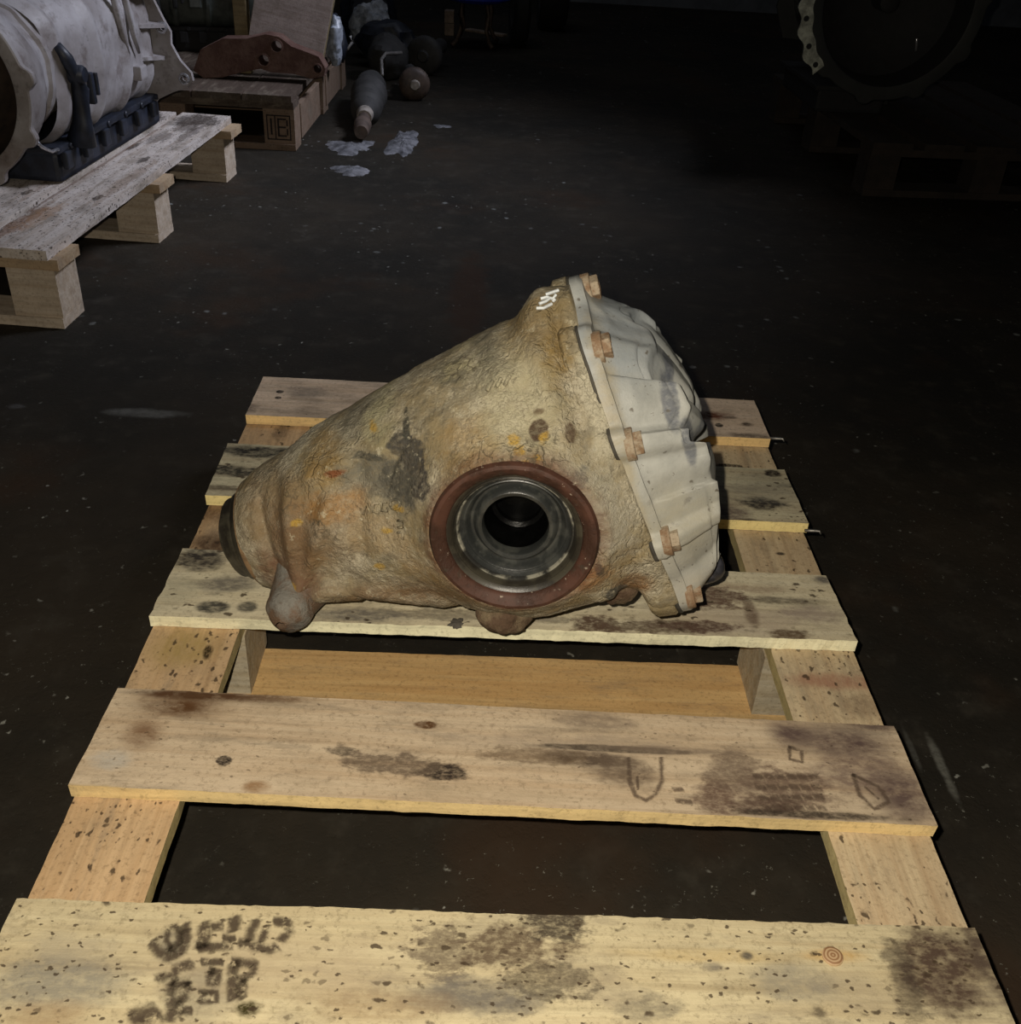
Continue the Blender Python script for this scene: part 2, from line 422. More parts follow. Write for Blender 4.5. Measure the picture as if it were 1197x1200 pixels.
bl = {
 'A': [(60, 1150, 110, 35, GY, .6), (330, 1130, 200, 50, (.42, .34, .22), .5, 1.8, 20), (520, 1120, 40, 30, (.12, .085, .06), .6, 2.8, 80, .35), (540, 1170, 120, 30, (.25, .22, .17), .6, 1.8, 40), (700, 1150, 60, 40, (.3, .25, .17), .5, 2, 40), (1000, 1160, 60, 30, (.36, .3, .2), .5), (90, 1110, 60, 20, (.38, .33, .23), .5, 2, 30), (750, 1180, 60, 20, (.16, .14, .11), .5, 2.4, 60), (230, 1165, 60, 40, GR, .35), (600, 1110, 75, 28, (.12, .08, .05), .75, 2.2, 70, .5), (650, 1085, 45, 20, DK, .75, 2.4, 80, .4), (570, 1165, 90, 30, GR, .6, 1.6, 40), (640, 1150, 60, 26, DK, .55, 2.4, 90, .4),
       (1100, 1130, 62, 55, (.10, .065, .045), .85, 1.1, 30, .5), (1170, 1120, 40, 60, (.10, .07, .05), .8, .8, 30, .5), (1060, 1150, 22, 60, DK, .5, 2.2, 80, .5), (930, 1150, 60, 30, GY, .45), (830, 1120, 130, 10, YE, .25), (978, 1120, 48, 9, (.50, .33, .13), .8, .3, 30, .8),
       (876, 1120, 9, 6, (.14, .12, .09), .8), (960, 1185, 12, 9, DK, .6, 1.4, 90), (835, 1133, 16, 7, (.22, .19, .15), .7), (290, 1183, 18, 12, (.05, .04, .01), .95, 1.4, 90), (60, 1190, 60, 20, (.32, .22, .12), .5), (200, 1110, 26, 22, GR, .5), (450, 1180, 120, 24, (.3, .2, .1), .4)],
 'B': [(210, 828, 75, 18, BR, .85, .8, 22, .9), (170, 860, 30, 22, (.2, .1, .045), .7, .8, 22, .9), (130, 890, 30, 14, (.45, .44, .4), .5), (320, 818, 60, 7, BR, .6), (110, 925, 60, 6, YE, .5), (300, 922, 20, 9, (.3, .18, .09), .8, .5, 30, .6),
       (262, 892, 11, 6, DK, .85, 1.4, 90, .3), (522, 905, 30, 11, DK, .9, 1.8, 60, .4), (460, 895, 60, 14, (.14, .1, .07), .7, 2.2, 60, .4), (400, 880, 18, 7, DK, .6, 2., 90, .4), (500, 850, 16, 5, (.14, .07, .03), .9, 1, 60, .4), (690, 845, 60, 12, (.25, .19, .14), .6, 1.6, 30),
       (690, 890, 60, 10, (.12, .085, .06), .8, 1.3, 34, .5), (735, 905, 45, 22, (.16, .115, .08), .7, 1.5, 34, .6), (840, 935, 32, 20, (.15, .09, .065), .75, 1.7, 60, .5), (920, 925, 60, 28, (.17, .11, .08), .7, 2., 70, .5),
       (640, 870, 200, 14, (.34, .27, .20), .5, 2, 24), (560, 930, 200, 14, (.40, .31, .2), .4, 2, 24), (620, 885, 70, 9, (.15, .10, .06), .55, 2.4, 50, .4), (720, 878, 110, 4, DK, .7, 1, 40, .4), (860, 905, 40, 24, (.16, .11, .08), .6, 2, 60, .5), (1010, 905, 60, 30, (.18, .12, .1), .65, 1.6, 40), (900, 945, 60, 10, (.12, .075, .055), .75, 1.8, 60, .5), (1025, 850, 50, 8, (.12, .08, .07), .7, 1, 30), (230, 815, 90, 7, (.1, .045, .018), .8, .6, 20, .6),
       (985, 870, 90, 20, PU, .85, .7, 14, .9), (930, 860, 40, 16, PU, .8, .9, 20, .8), (1060, 930, 48, 40, PU, .8, .7, 16, .8), (950, 955, 120, 5, DK, .75, 1, 50, .5), (800, 880, 130, 5, (.24, .18, .13), .6, 1, 20)],
 'C': [(860, 730, 120, 24, (.42, .34, .26), .5, 2, 30), (760, 735, 60, 10, (.12, .08, .05), .7, 2.6, 80, .4), (700, 690, 70, 12, (.5, .44, .33), .5, 2), (950, 720, 40, 14, (.3, .24, .2), .6, 2, 40), (870, 690, 70, 6, (.3, .22, .15), .6, 2, 50), (210, 690, 30, 20, (.45, .42, .3), .5), (560, 722, 120, 8, (.22, .19, .14), .6, 2.4, 60, .4), (230, 655, 38, 16, (.05, .042, .035), .9, 1.5, 40, .6), (265, 685, 40, 12, GR, .7, 1.6, 40), (250, 712, 22, 7, (.09, .085, .07), .85, .6, 40, .4), (290, 712, 14, 7, (.09, .085, .07), .75, .6, 40, .4), (420, 722, 80, 10, GR, .7, 1.4, 50), (600, 725, 60, 8, (.3, .26, .2), .5), (700, 735, 30, 12, (.14, .09, .06), .85, 2.2, 70, .4), (830, 700, 45, 14, (.16, .1, .07), .8, 2.4, 70, .4), (820, 735, 50, 7, (.12, .07, .05), .8, 2., 60, .4),
       (880, 720, 10, 18, (.18, .12, .08), .7), (920, 705, 60, 5, DK, .6, 1, 50), (925, 745, 30, 6, (.14, .09, .05), .8, 1.6, 50, .4), (965, 680, 14, 6, GR, .8), (440, 735, 130, 3, DK, .5, 1.4, 70)],
 'D': [(300, 530, 60, 7, (.03, .028, .024), .95, 1.4, 40, .5), (270, 552, 40, 8, (.05, .045, .035), .85, 1.8, 50, .5), (260, 573, 40, 4, DK, .6, 2, 50), (330, 545, 30, 6, (.1, .05, .02), .8, 1.6, 50), (895, 590, 30, 8, (.05, .042, .035), .85, 1.6, 50, .5), (850, 600, 34, 14, (.17, .12, .1), .75, 1.6, 50), (905, 555, 12, 4, (.03, .02, .015), .9, 1.6, 60, .4), (880, 612, 20, 4, DK, .7), (930, 570, 26, 3, DK, .5), (900, 575, 60, 18, GY, .3)],
 'E': [(835, 488, 30, 6, (.14, .045, .02), .85, 1, 40, .8), (855, 490, 12, 2, DK, .7), (875, 498, 9, 3, DK, .8), (880, 512, 30, 4, DK, .6, 2, 70), (328, 460, 5, 2, (.01, .01, .01), 1, .4, 80, .3), (326, 467, 4, 1.6, (.01, .01, .01), 1, .4, 80, .3), (360, 460, 30, 8, GR, .5), (843, 499, 5, 2.4, (.005, .005, .005), 1, .2, 60, .3), (290, 480, 16, 8, DK, .5, 2, 70)]}
basecol = {'A': ((.60, .52, .33), (.45, .36, .21)), 'B': ((.62, .50, .35), (.48, .35, .22)), 'C': ((.70, .63, .45), (.54, .46, .30)), 'D': ((.60, .55, .38), (.46, .38, .25)), 'E': ((.72, .58, .45), (.56, .42, .29))}
sidecol = {'A': (.68, .58, .28), 'B': (.82, .62, .30), 'C': (.95, .90, .62), 'D': (.92, .76, .34), 'E': (.88, .62, .28)}  # clean sawn edges, with flash brightness on them put into the colour
lab = {'A': 'nearest plank, pale yellow with dark stamped marks', 'B': 'plank with a brown wet stain and purple-brown right end', 'C': 'plank under the casting', 'D': 'plank with black oil patches at its left end', 'E': 'farthest plank with a reddish right end'}
PL = {}
for k, (key, spk) in enumerate(zip('ABCDE', (.85, .55, .8, .8, .6))):
    m = wood('plank_wood_'+key.lower(), *basecol[key], lblobs(q2[key], bl[key]), seed=k+1, specks=spk, dirt=.35)
    sd = wood('plank_cut_'+key.lower(), sidecol[key], tuple(x*.8 for x in sidecol[key]), [], seed=k+11, specks=.15, dirt=.05)
    PL[key] = board('plank', q2[key], ZT+.0003*k, TH, m, sd, pal, seed=k+1, wob=.0016 if key in 'AC' else .0011, nx=160, ny=12)
    PL[key]['label'] = lab[key]
Z2 = ZT-TH; S = .017
MSTL = wood('stringer_wood_left', (.60, .42, .24), (.45, .29, .15), lblobs([Vector((-.4, .78, 0)), Vector((-.4, -.36, 0)), Vector((-.3, -.36, 0)), Vector((-.3, .78, 0))],
    [(215, 760, 50, 30, (.38, .27, .09), .6, .6, 20), (243, 765, 14, 4, (.05, .03, .01), .9, 1.6, 70), (270, 600, 40, 60, (.16, .085, .04), .8, 1, 20, .8), (250, 640, 30, 20, (.12, .07, .04), .8, 1.2, 30), (330, 505, 30, 5, DK, .5, 2.4, 90)], Z2), seed=21, specks=1.0, dirt=.4)
MSTR = wood('stringer_wood_right', (.62, .50, .32), (.48, .34, .2), lblobs([Vector((.3, .78, 0)), Vector((.3, -.36, 0)), Vector((.4, -.36, 0)), Vector((.4, .78, 0))],
    [(980, 800, 18, 40, (.36, .19, .12), .7, .8, 22), (1010, 830, 30, 20, (.2, .13, .08), .5), (856, 548, 8, 8, (.006, .005, .004), 1, .9, 60, .3), (915, 650, 4, 4, DK, .8)], Z2), seed=22, specks=1.0, dirt=.3)
MCUT = wood('sawn_edge_wood', (.55, .47, .24), (.45, .36, .16), [], seed=31, specks=.2, dirt=.1)
MBLK = wood('block_wood', (.52, .46, .34), (.42, .33, .2), [], seed=32, specks=.3, dirt=.35)
MBOT = wood('bottom_board_wood', (.62, .42, .19), (.50, .30, .12), [], seed=33, specks=.25, dirt=.15)
X0, X1 = .302, .398
for sx, m in ((-1, MSTL), (1, MSTR)):
    a, b = sorted((sx*X0, sx*X1))
    qd = [Vector((b if sx < 0 else b, .782, 0)), Vector((b, -.358, 0)), Vector((a, -.358, 0)), Vector((a, .782, 0))]
    o = board('stringer', qd, Z2, S, m, MCUT, pal, seed=40+sx, wob=.0008, nx=120, ny=8)
Z3 = Z2-S
ROWS = [(-.345, -.250), (.178, .272), (.682, .778)]
for (y0, y1) in ROWS:
    for sx in (-1, 1):
        a, b = sorted((sx*.300, sx*.396))
        board('block', [Vector((a, y1, 0)), Vector((b, y1, 0)), Vector((b, y0, 0)), Vector((a, y0, 0))], Z3, Z3-.022, MBLK, MBLK, pal, seed=50+sx+int(y0*10), wob=.0006, nx=10, ny=8)
    board('bottom_board', [Vector((-.395, y1-.012, 0)), Vector((.395, y1-.006, 0)), Vector((.395, y0-.002, 0)), Vector((-.395, y0-.002, 0))], .022, .020, MBOT, MBOT, pal, seed=60+int(y0*10), wob=.0008, nx=90, ny=6)
# knot and stamped marks as flat print on the planks
def print_mat(name, colr, thr=.45, scale=260, al=.8):
    m = Mat(name); n = m.noise(scale, 4, .7); n2 = m.noise(45, 3, .6)
    at = m.n('Attribute'); at.attribute_name = 'core'
    ed = m.mul(at.outputs['Fac'], m.mul(m.mul(n2, .9), m.mul(n, .9), 'ADD'), 'ADD')
    a = m.mul(m.rng(m.mul(at.outputs['Fac'], m.mul(m.mul(n2, .8), m.mul(n, .8), 'ADD')), .20, .75), m.rng(m.noise(110, 5, .7), .28, .52))
    m.out(colr, .8); m.L.new(m.mul(a, al), m.p.inputs['Alpha']); return m.m
MINK = print_mat('faded_stamp_ink', (.075, .052, .032), .42)
MINK2 = print_mat('faded_brown_ink', (.12, .08, .055), .48, al=.6)
def strokes(name, lines, z, wd, mat, parent, label=None):
    """flat ribbons along pixel polylines on the plane z; 'core' fades to the rim"""
    bm = bmesh.new(); ly = bm.verts.layers.float.new('core')
    for ln, wpx in lines:
        K = [onz(*p, z) for p in ln]; P = []
        for p, q in zip(K, K[1:]):
            m_ = max(1, int((q-p).length/.004))
            P += [p.lerp(q, k/m_) for k in range(m_)]
        P.append(K[-1]); hw = wd*wpx*2.3
        d0 = (P[0]-P[1]).normalized()*hw*.6; d1 = (P[-1]-P[-2]).normalized()*hw*.6
        P = [P[0]+d0]+P+[P[-1]+d1]; n = len(P); rows = []
        for i, p in enumerate(P):
            d = (P[min(i+1, n-1)]-P[max(i-1, 0)]); d.z = 0; d.normalize(); nn = Vector((-d.y, d.x, 0))*hw
            r_ = [bm.verts.new(p+nn), bm.verts.new(p), bm.verts.new(p-nn)]
            r_[0][ly] = 0; r_[2][ly] = 0; r_[1][ly] = 0 if i in (0, n-1) else 1; rows.append(r_)
        for a_, b_ in zip(rows, rows[1:]):
            for k in (0, 1): bm.faces.new([a_[k], a_[k+1], b_[k+1], b_[k]])
    bmesh.ops.transform(bm, matrix=parent_inv(parent), verts=bm.verts[:])
    o = from_bm(name, bm, mat, parent); o['kind'] = 'stuff'
    if label: o['label'] = label
    return o
def z4(x, y):   # crop (150,1050)-(400,1200) shown 4.788x
    return (150+x/4.788, 1050+y/4.788)
ST = []
def S4(pts, wpx=1.0): ST.append(([z4(*p) for p in pts], wpx))
S4([(320, 165), (325, 240), (300, 310), (235, 345), (170, 310), (140, 260)], 1.2); S4([(225, 180), (265, 170), (290, 205), (285, 260), (240, 300)], .9); S4([(225, 190), (215, 250), (240, 290)], .7)
S4([(425, 160), (430, 230), (415, 280)], 1.4); S4([(400, 290), (480, 285), (570, 275)], 1.1); S4([(540, 235), (595, 240)], .9); S4([(600, 125), (590, 190)], 1.3); S4([(480, 170), (525, 170)], 1.1)
S4([(720, 140), (690, 200), (680, 245)], 1.1); S4([(780, 170), (750, 250)], .9); S4([(830, 145), (890, 150), (905, 200), (860, 245)], 1.2); S4([(630, 265), (720, 285), (790, 300), (830, 285)], 1.2)
S4([(350, 380), (270, 405), (260, 440), (170, 465)], 1.3); S4([(250, 490), (340, 490)], 1.4); S4([(250, 490), (245, 570), (270, 640), (230, 690)], 1.5); S4([(330, 490), (310, 590)], 1.2); S4([(40, 690), (150, 660)], 2.2); S4([(300, 640), (350, 640)], 1)
S4([(420, 370), (525, 370)], .9); S4([(460, 420), (510, 430), (500, 500), (455, 490), (460, 420)], .9); S4([(400, 535), (500, 540), (495, 595), (395, 590), (430, 550)], .7)
S4([(595, 380), (585, 480), (590, 570)], 1.2); S4([(595, 375), (710, 380), (705, 430), (640, 470)], 1.2); S4([(640, 480), (640, 570)], 1)
strokes('stamped_mark', ST, ZT+.0022, .0032, MINK, pal, 'smudged dark brown stamp lettering in two rows')
SB = []
SB.append(([(737, 888), (738, 915), (745, 932), (757, 938), (768, 932), (776, 915), (775, 888)], .8)); SB.append(([(790, 925), (800, 925)], 1)); SB.append(([(793, 938), (810, 940)], 1)); SB.append(([(747, 910), (748, 925)], .5))
for y in (910, 922, 934, 946):
    for x in range(885, 962, 13): SB.append(([(x+(y-910)*.25, y), (x+8+(y-910)*.25, y+.8)], 1.3))
SB += [([(1000, 908), (1030, 922), (1042, 940), (1025, 948), (1008, 932), (1000, 908)], .8), ([(1014, 922), (1030, 936)], .5), ([(925, 875), (940, 880), (940, 893), (926, 890), (925, 875)], .7)]
strokes('stamped_mark', SB, ZT+.0022, .0026, MINK2, pal, 'faded brown stamp with a U shape, a dotted block and an oblong')
# knot in the near plank
mk = Mat('pine_knot'); wv = mk.n('TexWave', wave_type='RINGS', rings_direction='Z'); mk.L.new(mk.v, wv.inputs[0]); wv.inputs['Scale'].default_value = 110; wv.inputs['Distortion'].default_value = 1.5
kc = onz(976, 1121, ZT)
MK = mk.out(mk.mix(wv.outputs['Fac'], (.50, .35, .20), (.24, .12, .05)), .7)
ko = lathe('knot', [(.0001, .0012), (.0065, .0012), (.0078, .0009), (.0085, .0002), (.0085, -.002), (.0001, -.002)], MK, None, 28, 'Z')
ko.parent = pal; ko.location = parent_inv(pal) @ Vector((kc.x, kc.y, ZT+.0009))
# nails poking out / splinters at plank ends
mnail = simple('dull_nail_steel', (.25, .24, .22), .45, .8)
for p in ((912, 514), (954, 622)):
    q = onz(*p, ZT-.004); bm = bmesh.new(); tube_bm(bm, [q-Vector((.012, 0, 0)), q+Vector((.002, 0, .0)), q+Vector((.007, -.002, .001)), q+Vector((.009, -.005, -.002))], [.0022, .0022, .0018, .0008], 8)
    bmesh.ops.transform(bm, matrix=parent_inv(pal), verts=bm.verts[:]); from_bm('bent_nail', bm, mnail, pal, True)

# ------------------------------------------------------------------ the differential
aa = np.array([-.94976, .0474, -.3093]); aa /= np.linalg.norm(aa)
ww = np.array([-.0726, -.9949, .0703]); ww /= np.linalg.norm(ww)
vv = np.cross(ww, aa); vv *= np.sign(vv[2]); vv /= np.linalg.norm(vv); ww = ww if abs(ww @ vv) < 1e-6 else ww
OO = np.array([.1156, .2288, .3390])
MD = Matrix.Identity(4)
for i in range(3):
    MD[i][0], MD[i][1], MD[i][2], MD[i][3] = -aa[i], -ww[i], vv[i], OO[i]
dif = empty('differential', (.05, .22, ZT))
tag(dif, 'rusty cast iron axle differential with grey finned cover lying on the near pallet', 'car part')
ML = parent_inv(dif) @ MD
def dpart(o):
    o.parent = dif; o.matrix_local = ML; return o
def shear(P):
    P = np.array(P, float); P[..., 0] += .13*(.09-P[..., 2])*np.clip(1+P[..., 0]/.10, 0, 1); return P
# local axes: X toward cover, Y away from camera, Z up.  s = -X, w = -Y
# housing ------------------------------------------------------------
ST_ = np.array([  # s, top, bottom, near, far
 [0.000, .172, .158, .118, .115], [.018, .174, .156, .122, .118], [.030, .176, .140, .124, .120], [.06, .176, .124, .130, .122], [.10, .171, .124, .132, .12], [.15, .158, .124, .126, .115],
 [.20, .144, .118, .116, .108], [.25, .130, .108, .104, .098], [.30, .115, .098, .094, .088], [.34, .100, .090, .086, .080], [.365, .088, .083, .079, .074], [.385, .081, .077, .075, .070], [.40, .076, .072, .072, .067], [.415, .070, .068, .068, .063], [.424, .063, .062, .062, .058]])
ns, nt = 300, 360
sv_ = np.concatenate([np.linspace(0, .424, ns)])
th_ = np.linspace(0, 2*PI, nt, endpoint=False)
def interp(c):
    x = np.interp(sv_, ST_[:, 0], ST_[:, c])
    k = np.ones(9)/9; xp = np.pad(x, 4, mode='edge'); return np.convolve(xp, k, 'valid')
top, bot, near, far = (interp(c) for c in (1, 2, 3, 4))
S_, T_ = np.meshgrid(sv_, th_, indexing='ij')
ct, st = np.cos(T_), np.sin(T_)              # angle from +v toward +w
rv = np.where(ct >= 0, top[:, None], bot[:, None]); rw = np.where(st >= 0, near[:, None], far[:, None])
ex = 2.25
r = (np.abs(ct/rv)**ex + np.abs(st/rw)**ex)**(-1/ex)
V = r*ct; W = r*st
# flange ears of the casting at s < .02 and the top lobe
lobe = np.exp(-((T_-0.10+PI) % (2*PI)-PI)**2/(2*.20**2))
V += lobe*.030*(1-sstep(.035, .085, S_))
feet = np.exp(-(((T_-2.50+PI) % (2*PI)-PI)/.13)**2)*(1-sstep(.022, .030, S_))
V -= feet*.012; W += feet*.012
foot2 = np.exp(-(((T_-2.22+PI) % (2*PI)-PI)/.12)**2)*np.exp(-((S_-.055)/.014)**4)
V -= foot2*.016; W += foot2*.010
# ridges of the casting on the near side
def ridge(s0, v0, s1, v1, wd, h):
    global W
    d = np.hypot(s1-s0, v1-v0); tx, tv = (s1-s0)/d, (v1-v0)/d
    a_ = (S_-s0)*tx+(V-v0)*tv; b_ = -(S_-s0)*tv+(V-v0)*tx
    a2 = np.maximum(0, np.maximum(-a_, a_-d))
    W += np.where(W > 0, 1, 0)*h*1.7*np.exp(-(b_**2+a2**2)/wd**2)
ridge(.345, .075, .375, -.06, .010, .007); ridge(.30, .06, .36, -.03, .008, .005); ridge(.10, -.02, .33, .03, .03, .004)
ridge(.255, .10, .28, .00, .012, -.005); ridge(.385, .06, .39, -.05, .006, -.004); ridge(.22, -.09, .36, -.03, .014, .006); ridge(.17, .12, .32, .085, .012, .005)
ridge(.05, .16, .035, .02, .010, .005); ridge(.075, .15, .080, .15, .012, .006); ridge(.095, .152, .10, .150, .010, .005); ridge(.12, .175, .17, .15, .008, .004)
ridge(.02, .19, .028, .06, .006, -.004)
# boss around the output bore
sb, vb, wb = .11, .011, .150
D = np.hypot(S_-sb, V-vb)
bossw = wb-.004-np.maximum(0, D-.084)*1.15
k_ = .018
Wn = np.where(W > 0, W, -1)
h_ = np.clip(.5+.5*(bossw-Wn)/k_, 0, 1)
sm = Wn*(1-h_)+bossw*h_+k_*h_*(1-h_)
sel = (W > .03) & (D < .13)
W = np.where(sel, sm, W)
W = np.where((D < .0745) & (W > 0), .06, W)
P = np.stack([-S_, -W, V], -1)
nrm = np.stack([np.zeros_like(S_), -st, ct], -1)
amp = .0026*fbm(P, 22, 4, 1)+.0012*fbm(P, 48, 4, 15)+.0011*fbm(P, 85, 3, 5)+.0009*np.abs(fbm(P, 160, 2, 8))
fade = sstep(.080, .095, D)*1.0
P += nrm*(amp*np.where(W > 0, fade, 1))[..., None]
# closed by end caps
nose_c = np.array([-.424, 0, 0]); capn = []
for f_ in (.85, .6, .3, .02):
    rg = nose_c+(P[-1]-nose_c)*f_; rg[:, 0] = -.424-.002*(1-f_); capn.append(rg)
cap0 = [np.array([.001, 0, 0])+(P[0]-np.array([.001, 0, 0]))*f_ for f_ in (.02, .5)]
Pall = shear(np.concatenate([np.stack(cap0), P, np.stack(capn)], 0))
me = grid_mesh(Pall, closed_v=True); me.name = 'housing'
mh = Mat('corroded_cast_iron')
def hb(px, py, rs, rv_, colr, stg, wob=1.2, scl=40, soft=.6):
    """blob at the spot of the near side behind that pixel (side plane of the casting)"""
    global hc
    o_ = Vector(OO+ww*.10); d = ray(px, py); t = ((np.array(o_)-CC) @ ww)/(d @ ww); q = CC+t*d-OO
    hc = mh.mix(mh.blob((-(q @ aa), -.10, q @ vv), (rs*1.08, .15, rv_*1.08), wob, scl, soft, min(1, stg*1.25)), hc, colr)
g1 = mh.noise(16, 8, .68); g2 = mh.noise(70, 6, .7); g3 = mh.noise(38, 5, .65, off=5); g4 = mh.noise(8, 4, .6, off=8)
hc = mh.mix(mh.rng(g1, .38, .64), (.27, .215, .12), (.50, .455, .34))
hc = mh.mix(mh.mul(mh.rng(g3, .50, .66), .75), hc, (.20, .175, .12))
hc = mh.mix(mh.mul(mh.rng(g4, .55, .70), .55), hc, (.33, .20, .07))
hb(300, 620, .07, .10, (.20, .125, .06), .55, .9, 18, .9); hb(350, 640, .09, .07, (.19, .115, .055), .6, 1, 20, .9); hb(480, 700, .14, .035, (.17, .095, .04), .7, 1, 20, .8); hb(330, 690, .05, .04, (.16, .085, .05), .7)
hb(385, 600, .05, .02, (.33, .17, .05), .6, 1.5, 40); hb(370, 560, .03, .03, (.30, .19, .06), .6, 1.5, 40); hb(590, 400, .03, .03, (.34, .23, .07), .7, 1.5, 40); hb(640, 380, .06, .035, (.22, .165, .075), .7, 1, 20, .8)
hb(490, 425, .035, .03, (.13, .125, .09), .8, 1.8, 35, .7); hb(560, 430, .03, .035, (.12, .115, .085), .75, 1.8, 35, .7); hb(650, 430, .02, .03, (.24, .16, .05), .7, 1.6, 40); hb(520, 460, .04, .012, (.12, .115, .085), .6, 2, 45)
hb(620, 400, .05, .03, (.20, .14, .06), .6, 1.8, 30); hb(540, 400, .05, .015, (.19, .13, .06), .6, 1.6, 30); hb(400, 520, .03, .02, (.10, .095, .07), .6, 2, 40); hb(560, 660, .05, .03, (.24, .17, .09), .6, 1.6, 30); hb(440, 620, .04, .03, (.32, .23, .12), .5, 1.8, 30); hb(290, 580, .02, .04, (.24, .18, .10), .6, 1, 30); hb(340, 650, .03, .05, (.17, .10, .05), .6, 1.6, 30); hb(400, 470, .05, .02, (.46, .43, .28), .6, 1.6, 30); hb(520, 440, .03, .03, (.45, .40, .22), .5, 1.8, 40)
hb(685, 590, .02, .06, (.50, .45, .34), .6, 1.8, 40); hb(700, 470, .015, .08, (.50, .46, .34), .7, 1.4, 40); hb(560, 510, .04, .03, (.33, .22, .09), .5, 1.8, 40); hb(540, 540, .02, .03, (.20, .14, .06), .6, 1.4, 40)
hb(425, 500, .03, .04, (.43, .40, .24), .6, 1.2, 30); hb(610, 470, .05, .05, (.45, .41, .27), .6, 1.2, 30); hb(660, 560, .05, .05, (.42, .39, .30), .6, 1.4, 40); hb(720, 600, .03, .05, (.40, .37, .29), .7, 1.5, 40)
hb(690, 650, .03, .03, (.34, .19, .08), .8, 1.4, 30); hb(740, 680, .025, .03, (.26, .15, .07), .8, 1, 30); hb(440, 560, .05, .02, (.17, .16, .125), .75, 1.8, 50); hb(470, 575, .04, .014, (.14, .13, .10), .8, 2, 60); hb(350, 530, .05, .018, (.15, .14, .10), .7, 1.4, 30)
hb(490, 545, .014, .032, (.055, .05, .045), .97, 1.6, 60, .25); hb(474, 530, .018, .018, (.07, .065, .055), .95, 1.7, 60, .3); hb(468, 560, .022, .020, (.08, .075, .06), .85, 2, 60, .4); hb(473, 512, .005, .013, (.05, .05, .04), .8, 2., 90, .4); hb(430, 545, .02, .004, (.06, .06, .05), .7, 2, 90, .4)
hb(633, 493, .010, .008, (.085, .055, .033), 1, .8, 60, .25); hb(669, 497, .006, .009, (.10, .065, .04), .9, 1, 60, .4); hb(385, 566, .012, .004, (.20, .07, .025), .95, 1.4, 70, .4); hb(632, 478, .006, .003, (.1, .06, .03), .6)
for p_ in ((604, 500), (618, 520), (632, 515), (612, 508), (428, 522), (470, 589), (455, 617), (445, 662), (343, 690), (345, 620), (640, 500)):
    hb(*p_, .007, .005, (.46, .29, .05), .75, 2.2, 110, .6)
hb(722, 688, .012, .016, (.09, .085, .07), .9, 1.8, 70, .4); hb(703, 640, .006, .012, (.07, .065, .05), .85, 1.8, 80, .4); hb(668, 540, .022, .012, (.12, .115, .10), .6, 2.2, 80, .5)
# rust halo where the casting meets the seal
hc = mh.mix(mh.blob((-sb, -wb, vb), (.102, .05, .102), .35, 30, .22, .85), hc, (.125, .052, .026))
cr = mh.voro(52, 'DISTANCE_TO_EDGE', warp=.035).outputs['Distance']
hc = mh.mix(mh.mul(mh.mul(mh.rng(cr, .09, .0), mh.rng(mh.noise(11, 4, .6, off=12), .53, .66)), .85), hc, (.085, .07, .045))
hc = mh.mix(mh.mul(mh.mul(mh.rng(mh.voro(120, 'DISTANCE_TO_EDGE', warp=.018).outputs['Distance'], .10, .0), mh.rng(g1, .40, .58)), .45), hc, (.12, .095, .06))
hc = mh.mix(mh.mul(mh.rng(mh.noise(130, 5, .75), .56, .68), .6), hc, (.10, .08, .05))
hc = mh.mix(mh.mul(mh.rng(mh.noise(110, 5, .75, off=6), .58, .70), .6), hc, (.58, .53, .38))
bmp = mh.mul(mh.mul(g2, .5), mh.mul(mh.noise(190, 6, .75), .6), 'ADD')
bmp = mh.mul(bmp, mh.mul(mh.mul(mh.rng(cr, 0, .12), mh.rng(mh.noise(9, 4, .6, off=12), .45, .6)), .3), 'ADD')
ver = mh.voro(120, 'DISTANCE_TO_EDGE', warp=.018).outputs['Distance']
bmp = mh.mul(bmp, mh.mul(mh.mul(mh.rng(ver, 0, .35), mh.rng(g1, .35, .55)), .16), 'ADD')
MH = mh.out(hc, mh.rng(g2, .3, .7, .55, .85), 0, bmp, .0035, 1.0, spec=.3)
hou = dpart(link('housing', me, MH))
# mount lug hanging down at the nose -------------------------------
def metal_blob_mat(name, base, other, rough=.5, spec=.4, scale=25, bd=.0012):
    m = Mat(name); a = m.noise(scale, 6, .65); b = m.noise(scale*7, 5, .7)
    c = m.mix(m.rng(a, .42, .6), base, other); c = m.mix(m.mul(m.rng(b, .5, .7), .5), c, tuple(x*.45 for x in base))
    return m.out(c, rough, 0, b, bd, .9, spec=spec)
MLUG = metal_blob_mat('lug_cast_iron', (.15, .095, .06), (.20, .19, .165), .55, bd=.003)
tipw = ony(336, 722, .134); rootw = ony(372, 648, .222)
bm = bmesh.new()
def lug_surface():
    d = (tipw-rootw); n = 26; nt_ = 40
    dl = d.normalized(); up = Vector((0, 0, 1)); a_ = dl.cross(up).normalized(); b_ = a_.cross(dl)
    P_ = np.zeros((n, nt_, 3))
    L_ = d.length
    for i in range(n):
        f_ = i/(n-1)
        x = f_*(L_+.012)
        if x > L_-.016: rr = .0255*max(0, 1-((x-(L_-.016))/.0285)**3)**.5
        else: rr = .0255+.030*(1-x/(L_-.016))**1.3
        rr = max(rr, .0003)
        for k in range(nt_):
            t = 2*PI*k/nt_
            P_[i, k] = rootw+dl*x+(a_*math.cos(t)*rr+b_*math.sin(t)*rr*1.05)
    P_ += (fbm(P_, 60, 4, 2)*.0035)[..., None]
    return P_
me = grid_mesh(lug_surface(), closed_v=True)
me.transform(MD.inverted()); o = dpart(link('mounting_lug', me, MLUG)); o['label'] = 'blunt lug with a grey top and rusty tip under the nose'
